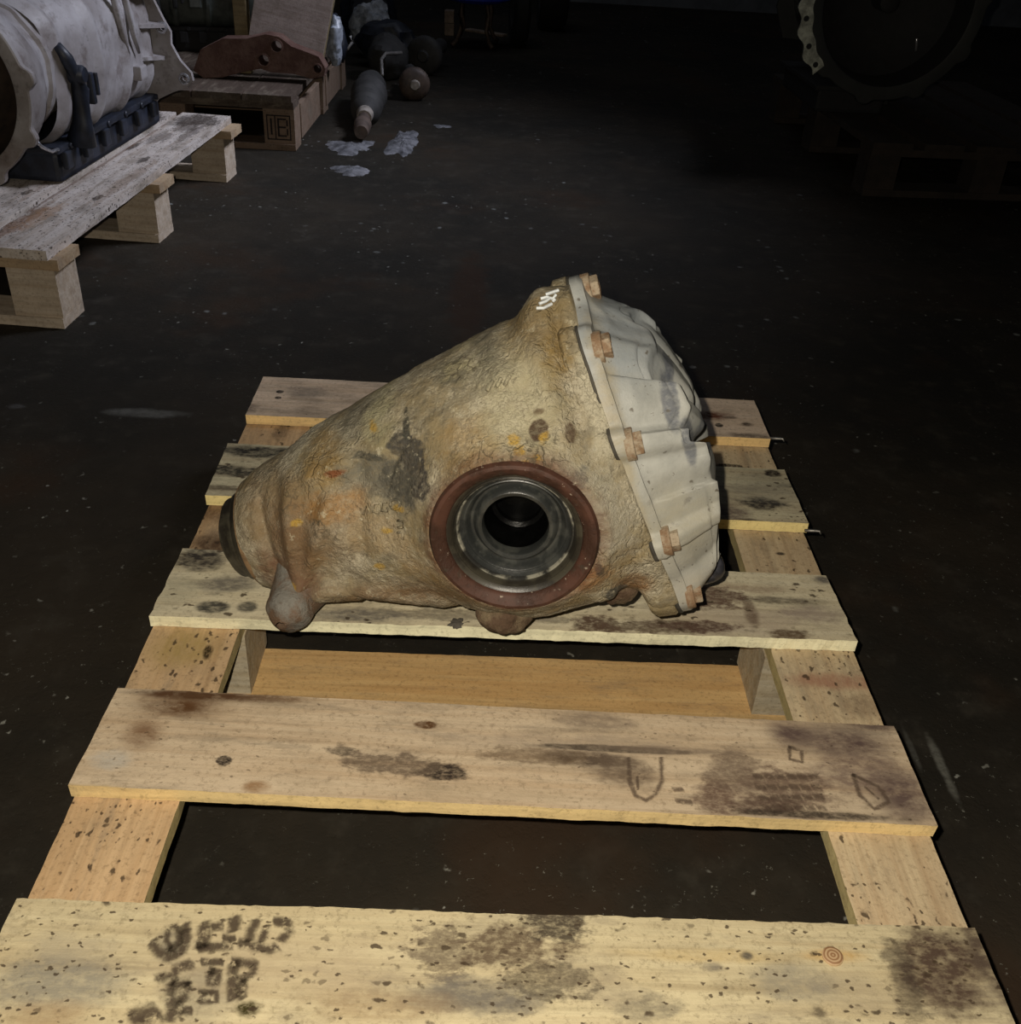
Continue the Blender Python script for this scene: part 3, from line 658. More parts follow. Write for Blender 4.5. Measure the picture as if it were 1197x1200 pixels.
# little drain boss under the ring and lumps
def lump(name, pxc, y, rad, mat, sx=1, sz=1, seed=0, sy=1):
    c = ony(*pxc, y); t = np.linspace(0, 2*PI, 28, endpoint=False); u = np.linspace(0.03, PI-.03, 18)
    U_, TT = np.meshgrid(u, t, indexing='ij')
    P_ = np.stack([np.sin(U_)*np.cos(TT)*rad*sx, np.sin(U_)*np.sin(TT)*rad*sy, np.cos(U_)*rad*sz], -1)
    P_ = P_*(1+.38*fbm(P_, 55, 4, seed)[..., None])+np.array(c)
    m_ = grid_mesh(P_, closed_v=True); m_.transform(MD.inverted()); return dpart(link(name, m_, mat))
MRUST = metal_blob_mat('rusty_casting_boss', (.10, .06, .035), (.20, .15, .09), .8, bd=.0035)
lump('casting_boss', (592, 722), .135, .025, MRUST, 1.1, .75, 3, .9)
lump('casting_boss', (392, 674), .180, .034, MH, 1.5, .7, 5, 1.1)
lump('casting_boss', (726, 684), .150, .021, MRUST, .9, 1.2, 6, .9)
# output bore -------------------------------------------------------
def bore(name, prof, mat, n=96, wobble=0):
    Pp = lathe_pts([(r, -(wb+h)) for r, h in prof], n, 'Y')
    if wobble: Pp += (fbm(Pp, 50, 3, 4)*wobble)[..., None]
    Pp[..., 0] += -sb; Pp[..., 2] += vb
    o = link(name, grid_mesh(Pp, closed_v=True), mat); autosmooth(o, 40); return dpart(o)
mr = Mat('rust_red_seal'); a1 = mr.noise(28, 6, .65); b1 = mr.noise(160, 4, .7)
cc = mr.mix(mr.rng(a1, .4, .65), (.040, .018, .011), (.078, .034, .022)); cc = mr.mix(mr.mul(mr.rng(b1, .64, .70), .6), cc, (.5, .42, .33)); cc = mr.mix(mr.mul(mr.rng(mr.noise(40, 5, .7, off=4), .56, .68), .7), cc, (.05, .04, .028))
MSEAL = mr.out(cc, .62, 0, mr.mul(a1, b1, 'ADD'), .0016, 1, spec=.3)
def dark_metal(name, c, c2, rough=.32, spec=.6):
    m = Mat(name); a_ = m.noise(45, 5, .6); b_ = m.noise(300, 3, .7)
    q = m.mix(m.rng(a_, .45, .62), c, c2); q = m.mix(m.mul(m.rng(b_, .68, .74), .4), q, tuple(min(1, 5*v+.02) for v in c2))
    return m.out(q, rough, 0, m.mul(a_, b_, 'ADD'), .0005, .7, spec=spec)
MRUB = dark_metal('dark_oily_rubber', (.022, .019, .014), (.048, .043, .030), .4)
MBRG = dark_metal('grey_bearing_steel', (.022, .024, .023), (.05, .052, .047), .38)
MBRI = dark_metal('bright_bearing_steel', (.022, .022, .02), (.26, .25, .2), .38)
MBLK2 = dark_metal('shaded_bore_black', (.0012, .0012, .0012), (.002, .002, .002), .3, .15)  # darkness of the deep hole put into a near-black colour
bore('output_seal', [(.080, -.04), (.0835, -.014), (.0825, -.004), (.0800, .0005), (.0765, .0015), (.0725, -.0005), (.0695, -.003), (.0672, -.0045), (.066, -.008), (.066, -.016)], MSEAL, wobble=.0009)
bore('seal_lip', [(.0668, -.012), (.0664, -.0075), (.064, -.0085), (.0615, -.0115), (.0605, -.0105), (.0595, -.0125), (.0580, -.018), (.0575, -.026)], MRUB)
bore('outer_race', [(.0582, -.020), (.0578, -.0185), (.0562, -.0185), (.0552, -.020), (.0545, -.024), (.0542, -.03)], MBRI)
bore('bearing_ring', [(.0552, -.021), (.0535, -.0235), (.0515, -.0255), (.0505, -.0250), (.0490, -.0262), (.0470, -.0320), (.0450, -.0345), (.0425, -.0345), (.0405, -.0310), (.0385, -.0268), (.0370, -.0260), (.0335, -.0268), (.0325, -.0285), (.0322, -.04)], MBRG)
bore('shaft_socket', [(.0326, -.030), (.0322, -.055), (.0290, -.060), (.0285, -.075), (.0245, -.078), (.0240, -.085), (.0001, -.0855)], MBLK2)
# pinion seal at the nose end ---------------------------------------
def alongs(name, prof, mat, n=72):
    Pp = lathe_pts([(r, -s) for r, s in prof], n, 'X'); o = link(name, grid_mesh(Pp, closed_v=True), mat); autosmooth(o, 40); return dpart(o)
alongs('pinion_seal', [(.056, .423), (.058, .426), (.0585, .4275), (.055, .434), (.0515, .437), (.051, .441), (.047, .445), (.046, .452), (.036, .453), (.034, .46), (.0001, .46)], MRUB)
alongs('nose_rim', [(.060, .418), (.0635, .4195), (.0645, .4225), (.0635, .4262), (.0585, .427), (.057, .424)], metal_blob_mat('nose_rim_iron', (.22, .14, .07), (.13, .08, .04), .6))
# finned cover -------------------------------------------------------
def outl(phi, grow=0):
    c_, s_ = np.cos(phi), np.sin(phi)
    rv_ = np.where(c_ >= 0, .182, .166); rw_ = np.where(s_ >= 0, .113, .110)
    r_ = (np.abs(c_/rv_)**2.3+np.abs(s_/rw_)**2.3)**(-1/2.3)
    for b0, h, wd in BOLT: r_ = r_+h*np.exp(-(((phi-b0+PI) % (2*PI)-PI)/wd)**4)
    return r_+grow
BOLT = [(-.12, .020, .17), (.40, .010, .11), (1.02, .012, .11), (1.98, .012, .10), (2.55, .020, .12), (3.5, .012, .11), (4.2, .01, .11), (5.1, .01, .11), (5.75, .01, .11)]
nphi, nr = 720, 130
phi = np.linspace(0, 2*PI, nphi, endpoint=False)
rho = np.concatenate([[1.0, 1.0, .985], np.linspace(.97, .01, nr)])
RHO, PH = np.meshgrid(rho, phi, indexing='ij')
OL = outl(PH); BASE = OL
VV = RHO*OL*np.cos(PH); WWc = RHO*OL*np.sin(PH)
# cap height: steep wall between rho .86 and .74, then a dome; height depends on v
yv = VV
_g = np.linspace(-.25, .25, 501); _t = np.interp(_g, [-.17, -.14, -.11, -.05, .0, .05, .10, .13, .155, .175], [.004, .020, .034, .045, .053, .054, .048, .040, .028, .004]); _t = np.convolve(np.pad(_t, 22, mode='edge'), np.hanning(45)/np.hanning(45).sum(), 'valid'); Hmax = np.interp(yv, _g, _t)
wall = sstep(.96, .76, RHO)
rise = 1-sstep(.75, .2, RHO)*0
dome = .80+.20*(1-np.clip(RHO/.74, 0, 1)**2)
Hh = Hmax*wall*dome
# saw-tooth fins around the cap: each plate steps up and falls away again
def sawteeth(edges, up, flat, fall):
    """steps up at each edge angle (degrees), stays flat, then sinks towards the next edge"""
    e = sorted(edges); out = np.zeros_like(PH); dg = np.degrees(PH)
    for a0, a1 in zip(e, e[1:]+[e[0]+360]):
        x = (dg-a0) % 360; L_ = a1-a0; inn = x < L_
        out = np.where(inn, sstep(0, up, x)*(1-sstep(flat*L_, L_, x)*fall), out)
    return out
saw = sawteeth([2, 31, 62, 150, 205, 250, 295, 330], 2.5, .40, .95)
finzone = sstep(.84, .72, RHO)*sstep(.12, .40, RHO)
Hh = Hh+saw*finzone*.018*np.clip(Hmax/.05, .2, 1.2)
# plates on the wall
wz = sawteeth([31, 54, 90, 165, 200, 240, 275, 310, 340], 1.6, .55, .98)
wallzone = sstep(.96, .90, RHO)*sstep(.70, .78, RHO)
Hh = Hh+wz*wallzone*.012*sstep(.0, .02, Hmax)
Hh -= .0035*np.exp(-((RHO-.79)/.010)**2)*sstep(.02, .3, (PH*5/(2*PI)) % 1.0)
Hh = (np.roll(Hh, 1, 1)+2*Hh+np.roll(Hh, -1, 1))/4
Hh = np.where(RHO >= .999, 0, Hh)
Xc = .012+Hh
Xc[0, :] = -.002; Xc[1, :] = .0075
Pc = np.stack([Xc, -WWc, VV], -1)
Pc[2:] += (fbm(Pc[2:], 60, 4, 12)*.0006)[..., None]*np.array([1, 1, 1])
me = grid_mesh(shear(Pc), closed_v=True)
mc = Mat('grey_aluminium_cover')
x1 = mc.noise(11, 6, .6); x2 = mc.noise(90, 6, .7); x3 = mc.noise(7, 4, .6, off=7)
c0 = mc.mix(mc.rng(x1, .38, .64), (.28, .285, .265), (.42, .425, .395))
c0 = mc.mix(mc.blob((.05, -.02, .16), (.13, .3, .085), .5, 14, .9, .65), c0, (.25, .29, .33))
c0 = mc.mix(mc.blob((.04, -.09, -.04), (.08, .1, .09), .5, 14, .9, .55), c0, (.40, .36, .25))
c0 = mc.mix(mc.blob((.004, -.10, .0), (.017, .2, .3), 1, 30, .6, .85), c0, (.34, .30, .21))
c0 = mc.mix(mc.blob((.05, -.06, -.13), (.06, .1, .05), 1, 22, .8, .6), c0, (.36, .32, .24))
c0 = mc.mix(mc.mul(mc.rng(x3, .56, .72), .5), c0, (.24, .25, .25))
for (s_, v_, w_, a_, b_) in ((-.060, .085, .07, .010, .030), (-.070, .045, .07, .008, .03), (-.088, .03, .02, .016, .03), (-.066, .11, .04, .006, .02)):
    c0 = mc.mix(mc.blob((-s_, -w_, v_), (a_, .06, b_), .7, 50, .35, .8), c0, (.10, .11, .135))
for sc__, t_ in ((95, .86), (210, .90)):
    vn = mc.voro(sc__, warp=.012); sp = mc.n('SeparateColor'); mc.L.new(vn.outputs['Color'], sp.inputs[0])
    c0 = mc.mix(mc.mul(mc.mul(mc.rng(sp.outputs[0], t_, t_+.02), mc.rng(vn.outputs['Distance'], .3, .12)), .8), c0, (.10, .085, .065))
c0 = mc.mix(mc.mul(mc.rng(mc.noise(60, 5, .7, off=3), .60, .72), .5), c0, (.16, .15, .13))
MCOV = mc.out(c0, .50, .0, mc.mul(mc.mul(x2, .5), mc.mul(mc.noise(260, 4, .7), .35), 'ADD'), .0012, .9, spec=.4)
cov = dpart(link('cover', me, MCOV)); autosmooth(cov, 30); cov['label'] = 'grey aluminium cover with overlapping fins'
# cover pads with holes, seam line, plug
alt = metal_blob_mat('rusty_bolt_steel', (.24, .15, .085), (.38, .31, .22), .6, bd=.0015, scale=60)
def hexbolt(sx, v_, w_, r_=.0125, h=.011):
    bm = bmesh.new()
    n = 6; off = random.random()
    rings = []
    for (x, rr, k) in ((0, r_*1.25, 24), (.003, r_*1.25, 24)):
        pass
    def ring(x, rr, hexa):
        out = []
        for i in range(24):
            t = 2*PI*i/24+off
            q = rr
            if hexa: q = rr*math.cos(PI/6)/math.cos(((t-off) % (PI/3))-PI/6)
            out.append(bm.verts.new((x, math.cos(t)*q, math.sin(t)*q)))
        return out
    R_ = [ring(-.006, r_*1.3, 0), ring(.0022, r_*1.3, 0), ring(.003, r_*1.22, 0), ring(.003, r_, 1), ring(h-.001, r_, 1), ring(h, r_*.88, 0), ring(h, r_*.55, 0), ring(h-.003, r_*.45, 0), ring(h-.003, .0002, 0)]
    for a_, b_ in zip(R_, R_[1:]):
        for i in range(24): bm.faces.new([a_[i], a_[(i+1) % 24], b_[(i+1) % 24], b_[i]])
    bmesh.ops.transform(bm, matrix=Matrix.Translation(shear((sx, -w_, v_))), verts=bm.verts[:])
    o = from_bm('cover_bolt', bm, alt); autosmooth(o, 30); return dpart(o)
for b0, h, wd in BOLT:
    rr = float(outl(np.array([b0]))[0])-.016
    hexbolt(.014, rr*math.cos(b0), rr*math.sin(b0))
# flange seam: dark gasket line between casting and cover
gk = []
for x_, g_ in ((-.0035, -.004), (-.0035, .0012), (-.0005, .0014), (.0, -.004)):
    ro = outl(phi, g_); gk.append(np.stack([np.full(nphi, x_), -ro*np.sin(phi), ro*np.cos(phi)], -1))
dpart(link('gasket', grid_mesh(shear(np.stack(gk)), closed_v=True), simple('old_gasket', (.05, .045, .035), .8)))
# casting's own flange plate
fp = []
for x_, g_ in ((-.004, -.05), (-.004, -.0005), (-.006, .0015), (-.020, .0010), (-.024, -.003), (-.026, -.014), (-.034, -.05)):
    ro = outl(phi, g_); fp.append(np.stack([np.full(nphi, x_), -ro*np.sin(phi), ro*np.cos(phi)], -1))
fpP = np.stack(fp); fpP += (fbm(fpP, 45, 4, 6)*.0016)[..., None]
o = dpart(link('mounting_flange', grid_mesh(shear(fpP), closed_v=True), MH)); autosmooth(o, 45)
# drain plug on the low corner of the cover
o = lathe('drain_plug', [(.0001, .022), (.008, .021), (.014, .016), (.017, .008), (.018, 0), (.018, -.03)], dark_metal('black_plug_steel', (.03, .03, .035), (.07, .07, .085), .3), None, 32, 'X')
o.data.transform(Matrix.Translation((.060, -.03, -.135))); dpart(o)
# paint marks on top lobe
MPAINT = simple('white_paint_pen', (.62, .66, .68), .6, 0, .2, 80)
bm = bmesh.new()
def hv(px, py):   # point on the casting's crown near that pixel
    o_ = Vector(OO+ww*.035); d = ray(px, py); t = ((np.array(o_)-CC) @ ww)/(d @ ww); return Vector(CC+t*d)
hv_pts = []
def cast_to(mesh_obj_pts, px, py):
    return None
HP = Pall.reshape(-1, 3) @ np.array([[MD[r_][c_] for r_ in range(3)] for c_ in range(3)])+np.array([MD[i][3] for i in range(3)])
def nearest(px, py, lift=.0012):
    d = ray(px, py); d = d/np.linalg.norm(d); rel = HP-CC; t = rel @ d; dist = np.linalg.norm(rel-t[:, None]*d, axis=1)
    c = np.where(dist < .004)[0]
    if len(c) == 0: c = np.array([np.argmin(dist)])
    i = c[np.argmin(t[c])]; return Vector(CC+d*(t[i]-lift*1.5))
for ln in (((629, 361), (637, 361), (647, 356)), ((632, 356), (640, 353), (645, 349)), ((634, 350), (641, 348), (648, 350), (652, 345)), ((640, 345), (646, 343), (655, 340)), ((648, 353), (651, 350))):
    tube_bm(bm, [nearest(*p) for p in ln], .0016, 6)
bm.transform(MD.inverted()); o = from_bm('paint_mark', bm, MPAINT); dpart(o); o['label'] = 'white hand painted code on the crown of the flange'
# raised foundry marks on the side of the casting
def raised(pts, r_=.0013):
    bm = bmesh.new(); tube_bm(bm, [nearest(*p, lift=.0002) for p in pts], r_, 6); bm.transform(MD.inverted())
    return dpart(from_bm('foundry_mark', bm, MH, None, True))
raised(((426, 603), (430, 590), (434, 602))); raised(((444, 590), (438, 590), (437, 600), (444, 601))); raised(((453, 589), (448, 589), (447, 599), (454, 599), (454, 595)))
raised(tuple((463+6*math.cos(t), 591+6*math.sin(t)) for t in np.linspace(0, 2*PI, 9)))
raised(((466, 610), (472, 610), (472, 618), (466, 618))); raised(((466, 624), (472, 624), (472, 632)))
for k in range(3): raised(((571+k*10, 458-k*3), (578+k*10, 446-k*3)), .002)
# a flake that has fallen off, on the plank below the ring
MFLK = simple('grey_flake', (.09, .08, .065), .8, 0, .3, 60)
def patch(name, px, py, rx, ry, z, mat, h=.004, seed=0, n=30, parent=None, world=None, aniso=1):
    c = onz(px, py, z) if world is None else Vector(world)
    a_ = (onz(px+rx, py, z)-onz(px, py, z)); b_ = (onz(px, py-ry, z)-onz(px, py, z))
    t = np.linspace(0, 2*PI, 90, endpoint=False); rr = np.linspace(1, .01, 14)
    R1, T1 = np.meshgrid(rr, t, indexing='ij')
    e = np.maximum(.35, 1+1.1*fbm(np.stack([np.cos(T1)+seed*5, np.sin(T1), T1*0], -1), 1.3, 5, seed))
    P_ = R1[..., None]*e[..., None]*(np.cos(T1)[..., None]*np.array(a_)+np.sin(T1)[..., None]*np.array(b_))
    zz = h*(.35+.65*np.abs(fbm(P_*np.array([1, 2.5, 1])+seed, 30, 4, seed)))*(1-R1**3)+.0004
    bottom = P_[0].copy(); bottom[:, 2] = 0
    P_[..., 2] = zz
    P_ = np.concatenate([[bottom], P_], 0)
    o = link(name, grid_mesh(P_, closed_v=True), mat); o.location = c
    me_ = o.data; bm_ = bmesh.new(); bm_.from_mesh(me_); bmesh.ops.recalc_face_normals(bm_, faces=bm_.faces[:]); bm_.to_mesh(me_); bm_.free(); autosmooth(o, 50)
    return o
tag(patch('metal_flake', 536, 730, 9, 6, ZT+.001, MFLK, .003, 2), 'small dark flake on the plank edge below the ring of the casting', 'debris')

# ------------------------------------------------------------------ pallets in the rows behind
def row_pallet(name, label, origin, ang, decks, mats, depth=1.2, width=.8, boards=5, hts=(.022, .103, .022, .020), dark=False, overhang=.012, rows=3, stamp=None):
    """deck boards run away (local +Y), three stringers and bottom boards run across (local -X from the right edge)"""
    t = tag(empty(name, origin, ang), label, 'pallet')
    mt, ms_, mb = mats
    zb = hts[0]; zk = zb+hts[1]; zs = zk+hts[2]; zd = zs+hts[3]
    def B(nm, x0, x1, y0, y1, ztop, th, m, sd, nx=40, ny=6):
        o = board(nm, [Vector((x0, y1, 0)), Vector((x1, y1, 0)), Vector((x1, y0, 0)), Vector((x0, y0, 0))], ztop, th, m, m, None, seed=sd, wob=.0018, nx=nx, ny=ny)
        ml = Matrix.Translation(o.location) @ o.rotation_euler.to_matrix().to_4x4()
        o.parent = t; o.matrix_local = ml; return o
    ys = [(0, .1), (.545, .645), (depth-.1, depth)]
    for i, (y0, y1) in enumerate(ys):
        B('bottom_board', -width, 0, y0, y1, zb, zb-.001, mb, i+1)
        for j, x in enumerate((0, -(width-.1)/2, -(width-.1))):
            bx = B('block', x-.1, x, y0+.004, y1-.002, zk, hts[1], mb, i*3+j, 6, 6)
            if stamp and i == 0 and j == 0: stamp(t)
        B('stringer', -width, overhang*(1+.6*i), y0, y1, zs, hts[2], ms_, i+7)
    n = boards; wdt = decks; gap = (width-n*wdt)/(n-1)
    for k in range(n):
        x1 = -.004-k*(wdt+gap)
        B('plank', x1-wdt, x1, -.006+.002*(k % 2), depth+.005, zd, hts[3], mt, k+20, 60, 8)
    return t, zd
MW1 = wood('weathered_deck_wood', (.55, .50, .46), (.40, .33, .27), [((x, y, .16), (rx, ry, .2), c, s_, 2.2, 45, .4) for x, y, rx, ry, c, s_ in ((.52, .0, .09, .07, (.03, .02, .015), .9), (.2, .06, .06, .012, (.03, .02, .015), .9), (.08, -.01, .04, .012, (.03, .02, .015), .9), (-.25, -.03, .03, .012, (.02, .015, .01), .9), (-.45, .05, .15, .02, (.16, .08, .04), .8), (.0, .068, .6, .006, (.12, .06, .03), .7), (.45, .0, .1, .04, DK, .75), (.3, .03, .08, .03, DK, .6), (.38, -.03, .12, .02, (.06, .045, .035), .7), (-.4, .03, .1, .03, (.3, .18, .1), .6), (-.1, -.04, .2, .02, (.2, .13, .08), .5))], seed=41, specks=1.15, dirt=.8, dotcol=(.03, .02, .014))
MW2 = wood('brown_stringer_wood', (.40, .30, .19), (.28, .18, .10), [], seed=42, specks=.4, dirt=.3)
MW3 = wood('pale_block_wood', (.50, .42, .33), (.38, .29, .20), [], seed=43, specks=.3, dirt=.3)
def stamp_small(t):
    # small ink code on the outer face of the near block
    bm = bmesh.new()
    for k, (y, z, l, wd, sl) in enumerate(((.030, .085, .012, .004, .3), (.046, .088, .012, .004, -.3), (.060, .085, .016, .004, .2), (.028, .062, .010, .004, .8), (.043, .060, .014, .004, -.6), (.058, .064, .012, .004, .4), (.072, .060, .010, .004, -.2))):
        a = Vector((.0012, y-sl*l/2, z-l/2)); b = Vector((.0012, y+sl*l/2, z+l/2)); o = Vector((0, wd/2, 0))
        bm.faces.new([bm.verts.new(v) for v in (a-o, a+o, b+o, b-o)])
    x = from_bm('stamped_mark', bm, MINK); x.parent = t; x['kind'] = 'stuff'
p2o = Vector((-.913, 1.243, 0)); a2 = math.radians(-3.9)
p2, z2 = row_pallet('wooden_pallet', 'pale grey pallet at the left edge carrying the light grey gearbox', p2o, a2, .145, (MW1, MW2, MW3), stamp=stamp_small)
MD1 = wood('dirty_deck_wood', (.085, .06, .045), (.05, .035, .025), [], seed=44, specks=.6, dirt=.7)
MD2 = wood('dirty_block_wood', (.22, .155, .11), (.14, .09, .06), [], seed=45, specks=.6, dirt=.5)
def stamp_box(t):
    bm = bmesh.new()
    def q(x0, z0, x1, z1): bm.faces.new([bm.verts.new((x, -.0012, z)) for x, z in ((x0, z0), (x1, z0), (x1, z1), (x0, z1))])
    X = -.012
    for a in ((X-.078, .034, X-.074, .112), (X-.004, .034, X, .112), (X-.078, .034, X, .038), (X-.078, .108, X, .112), (X-.052, .036, X-.048, .110), (X-.066, .05, X-.060, .10), (X-.043, .045, X-.037, .102), (X-.043, .097, X-.014, .102), (X-.043, .072, X-.016, .077), (X-.043, .045, X-.014, .050), (X-.014, .05, X-.009, .07), (X-.014, .078, X-.009, .097)): q(*a)
    x = from_bm('stamped_mark', bm, simple('black_frame_ink', (.012, .008, .007), .9), t); x['kind'] = 'stuff'
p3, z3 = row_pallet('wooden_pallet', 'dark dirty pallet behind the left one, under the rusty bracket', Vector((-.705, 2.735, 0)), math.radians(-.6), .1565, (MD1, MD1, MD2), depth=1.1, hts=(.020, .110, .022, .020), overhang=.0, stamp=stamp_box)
# side boards closing the right side of that pallet
for y0, y1 in ((.10, .46), (.60, .93)):
    o = box('side_board', ((.0-.004), (y0+y1)/2, .075), (.016, y1-y0, .11), MD2, None, bev=.002); o.parent = p3
MD3 = simple('gloom_black_wood', (.018, .012, .008), .9, 0, .4, 12)  # gloom at the right edge put into the wood colour
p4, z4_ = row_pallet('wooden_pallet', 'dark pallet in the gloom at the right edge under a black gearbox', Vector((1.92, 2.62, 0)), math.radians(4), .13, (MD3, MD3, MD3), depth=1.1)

# ------------------------------------------------------------------ gearboxes
def gearbox(name, label, origin, ang, mats, R=.19, length=.75, zc=.245, dark=False, strip=None):
    """axis along local +Y, bell mouth at y = 0, standing on its oil pan at z = 0"""
    t = tag(empty(name, origin, ang), label, 'gearbox')
    mal, mdk, mpn = mats
    def put(o): o.parent = t; return o
    n = 200; th = np.linspace(0, 2*PI, n, endpoint=False)
    ears = sum(.016*np.exp(-(((th-k*2*PI/10-.15+PI) % (2*PI)-PI)/.09)**4) for k in range(10))
    sta = [(0, R*.86, 0), (-.002, R*.88, 0), (-.002, R, 1), (.0, R+.003, 1), (.014, R+.003, 1), (.016, R, 1), (.018, R*.975, .2), (.05, R*.965, 0), (.10, R*.93, 0), (.14, R*.84, 0), (.17, R*.76, 0), (.20, R*.73, 0), (.205, R*.77, 0), (.222, R*.77, 0), (.227, R*.72, 0), (.32, R*.70, 0), (.42, R*.66, 0)]
    P_ = []
    for y, r_, e in sta:
        rr = r_+ears*e
        P_.append(np.stack([rr*np.cos(th), np.full(n, y), zc+rr*np.sin(th)], -1))
    P_ = np.stack(P_); P_[7:] += (fbm(P_[7:], 18, 3, 3)*.006)[..., None]
    me_ = grid_mesh(P_, closed_v=True); o = link('bell_housing', me_, mal, t); autosmooth(o, 30)
    put(o)
    # inside of the bell: deep dark funnel with a shaft
    P_ = lathe_pts([(R*.86, 0), (R*.84, .03), (R*.80, .10), (R*.60, .15), (R*.30, .17), (.03, .17), (.03, .08), (.022, .075), (.0001, .075)], 64, 'Y'); P_[..., 2] += zc
    o = link('bell_interior', grid_mesh(P_, closed_v=True), mdk, t); autosmooth(o, 35)
    # main case, a rounded box section growing to a rear flange
    ys = np.linspace(.22, length, 46); m_ = 96; tt = np.linspace(0, 2*PI, m_, endpoint=False); P_ = []
    for y in ys:
        f_ = (y-.22)/(length-.22)
        hw = np.interp(f_, [0, .25, .5, .8, 1], [.135, .150, .150, .140, .120]); hh = np.interp(f_, [0, .4, .8, 1], [.15, .165, .16, .13])
        e = 3.2; c_, s_ = np.cos(tt), np.sin(tt); r_ = (np.abs(c_/hw)**e+np.abs(s_/hh)**e)**(-1/e)
        bulge = .010*(np.sin(f_*26) > .82)
        P_.append(np.stack([(r_+bulge)*c_, np.full(m_, y), zc-.01+(r_+bulge)*s_], -1))
    P_ = np.stack(P_); P_ += (fbm(P_, 14, 4, 9)*.007)[..., None]
    Pc_ = np.concatenate([P_, [P_[-1]*np.array([.05, 1, .05])+np.array([0, 0, (zc-.01)*.95])]], 0)
    o = link('case', grid_mesh(Pc_, closed_v=True), mal, t); autosmooth(o, 40)
    # rear flange plate with ears and bolt holes
    poly = [(-.17, .02), (.10, .0), (.13, .03), (.175, .052), (.215, .066), (.235, .085), (.232, .105), (.205, .135), (.185, .175), (.188, .205), (.172, .235), (.150, .285), (.135, .33), (.09, .37), (-.09, .37), (-.18, .30), (-.21, .12)]
    mx = Matrix.Translation((0, length-.10, zc-.205))
    prism('rear_flange', poly, .014, mal, t, mx, holes=[(.212, .090, .009), (.166, .215, .009), (.095, .345, .009)], bev=.002)
    for hx, hz in ((.212, .090), (.166, .215)):
        oo = lathe('bushing', [(.0155, .004), (.0155, -.004), (.0135, -.006), (.0095, -.006), (.0095, .006)], MBRI_B, t, 24, 'Y')
        oo.location = (hx, length-.10, zc-.205+hz)
    # gussets between the case and the rear flange
    for (a_, x_, z_, l_, h_) in ((0, .125, .10, .20, .085), (1, .120, .02, .17, .08), (2, .13, -.06, .14, .05)):
        bm = bmesh.new(); y1 = length-.10
        tri = [(x_-.03, y1-l_, z_), (x_+.02, y1-l_*.6, z_), (x_+h_*.75, y1, z_-.01), (x_-.03, y1, z_)]
        v0 = [bm.verts.new((p[0], p[1], zc+p[2])) for p in tri]; v1 = [bm.verts.new((p[0], p[1], zc+p[2]+.009)) for p in tri]
        bm.faces.new(v0); bm.faces.new(v1[::-1])
        for k in range(4): bm.faces.new([v0[k], v0[(k+1) % 4], v1[(k+1) % 4], v1[k]])
        from_bm('gusset', bm, mal, t)
    # upright rib with a web
    for yy, xx in ((length-.30, .152), (length-.36, .150)):
        bm = bmesh.new(); pts = [(yy, zc+.17), (yy+.01, zc+.09), (yy+.03, zc+.02), (yy+.05, zc-.03)]
        tube_bm(bm, [(xx+.004, y, z) for y, z in pts], [.010, .009, .008, .004], 8); from_bm('rib', bm, mal, t, True)
    bm = bmesh.new(); box_bm(bm, (.150, length-.26, zc-.075), (.035, .045, .035), bev=.005); from_bm('mounting_pad', bm, mal, t)
    # black oil pan with a bolted rim
    bm = bmesh.new(); box_bm(bm, (-.005, .22+(length-.22)*.47, .035), (.235, (length-.22)*.92, .07), bev=.012)
    from_bm('oil_pan', bm, mpn, t)
    bm = bmesh.new(); box_bm(bm, (-.005, .22+(length-.22)*.47, .078), (.262, (length-.22)*.98, .016), bev=.004)
    from_bm('pan_rim', bm, mpn, t)
    for k in range(6):
        o = lathe('pan_bolt', [(.0001, .010), (.006, .010), (.0075, .008), (.0075, -.002)], mpn, t, 12, 'X'); o.location = (.122, .27+k*(length-.34)/5.3, .078)
        o = box('pan_lug', (.124, .25+k*(length-.34)/5.3, .050), (.014, .030, .040), mpn, t, bev=.004)
    # side connector and hose
    bm = bmesh.new(); tube_bm(bm, [(.146, .25, zc+.05), (.156, .265, zc+.02), (.160, .285, zc-.02), (.158, .30, zc-.05), (.150, .30, zc-.12), (.140, .30, zc-.17)], [.010, .015, .013, .020, .022, .034], 16)
    from_bm('connector_plug', bm, mpn, t, True)
    o = lathe('connector_cap', [(.0001, .016), (.016, .014), (.020, .008), (.020, -.02)], mpn, t, 20, 'X'); o.location = (.166, .29, zc-.015)
    o = box('bracket', (.150, .37, zc-.06), (.02, .016, .07), mpn, t, bev=.004)
    o = box('bracket', (.150, .395, zc-.055), (.02, .010, .05), mpn, t, bev=.003)
    bm = bmesh.new(); tube_bm(bm, [(.12, .10, zc-.10), (.135, .12, zc-.135), (.135, .16, zc-.155), (.13, .20, zc-.16)], .004, 8); from_bm('wire_clip', bm, MBRI_B, t, True)
    for k in range(10):
        a_ = k*2*PI/10+.15
        if dark:
            o = lathe('bell_bolt', [(.0001, -.009), (.007, -.009), (.009, -.007), (.009, .001)], mdk, t, 12, 'Y'); o.location = ((R+.003)*math.cos(a_), 0, zc+(R+.003)*math.sin(a_))
    if strip:
        a0, a1 = strip; bm = bmesh.new(); K = 28; ra, rb = R*.98, R*1.13
        vs4 = []
        for i in range(K+1):
            a_ = a0+(a1-a0)*i/K; wv_ = .014*math.sin(i*.9)*.5
            vs4.append([bm.verts.new((r_*math.cos(a_), y, zc+r_*math.sin(a_))) for r_, y in ((ra+wv_*.4, -.004), (rb+wv_, -.004), (rb+wv_, -.012), (ra+wv_*.4, -.012))])
        for p_, q_ in zip(vs4, vs4[1:]):
            for k in range(4): bm.faces.new([p_[k], p_[(k+1) % 4], q_[(k+1) % 4], q_[k]])
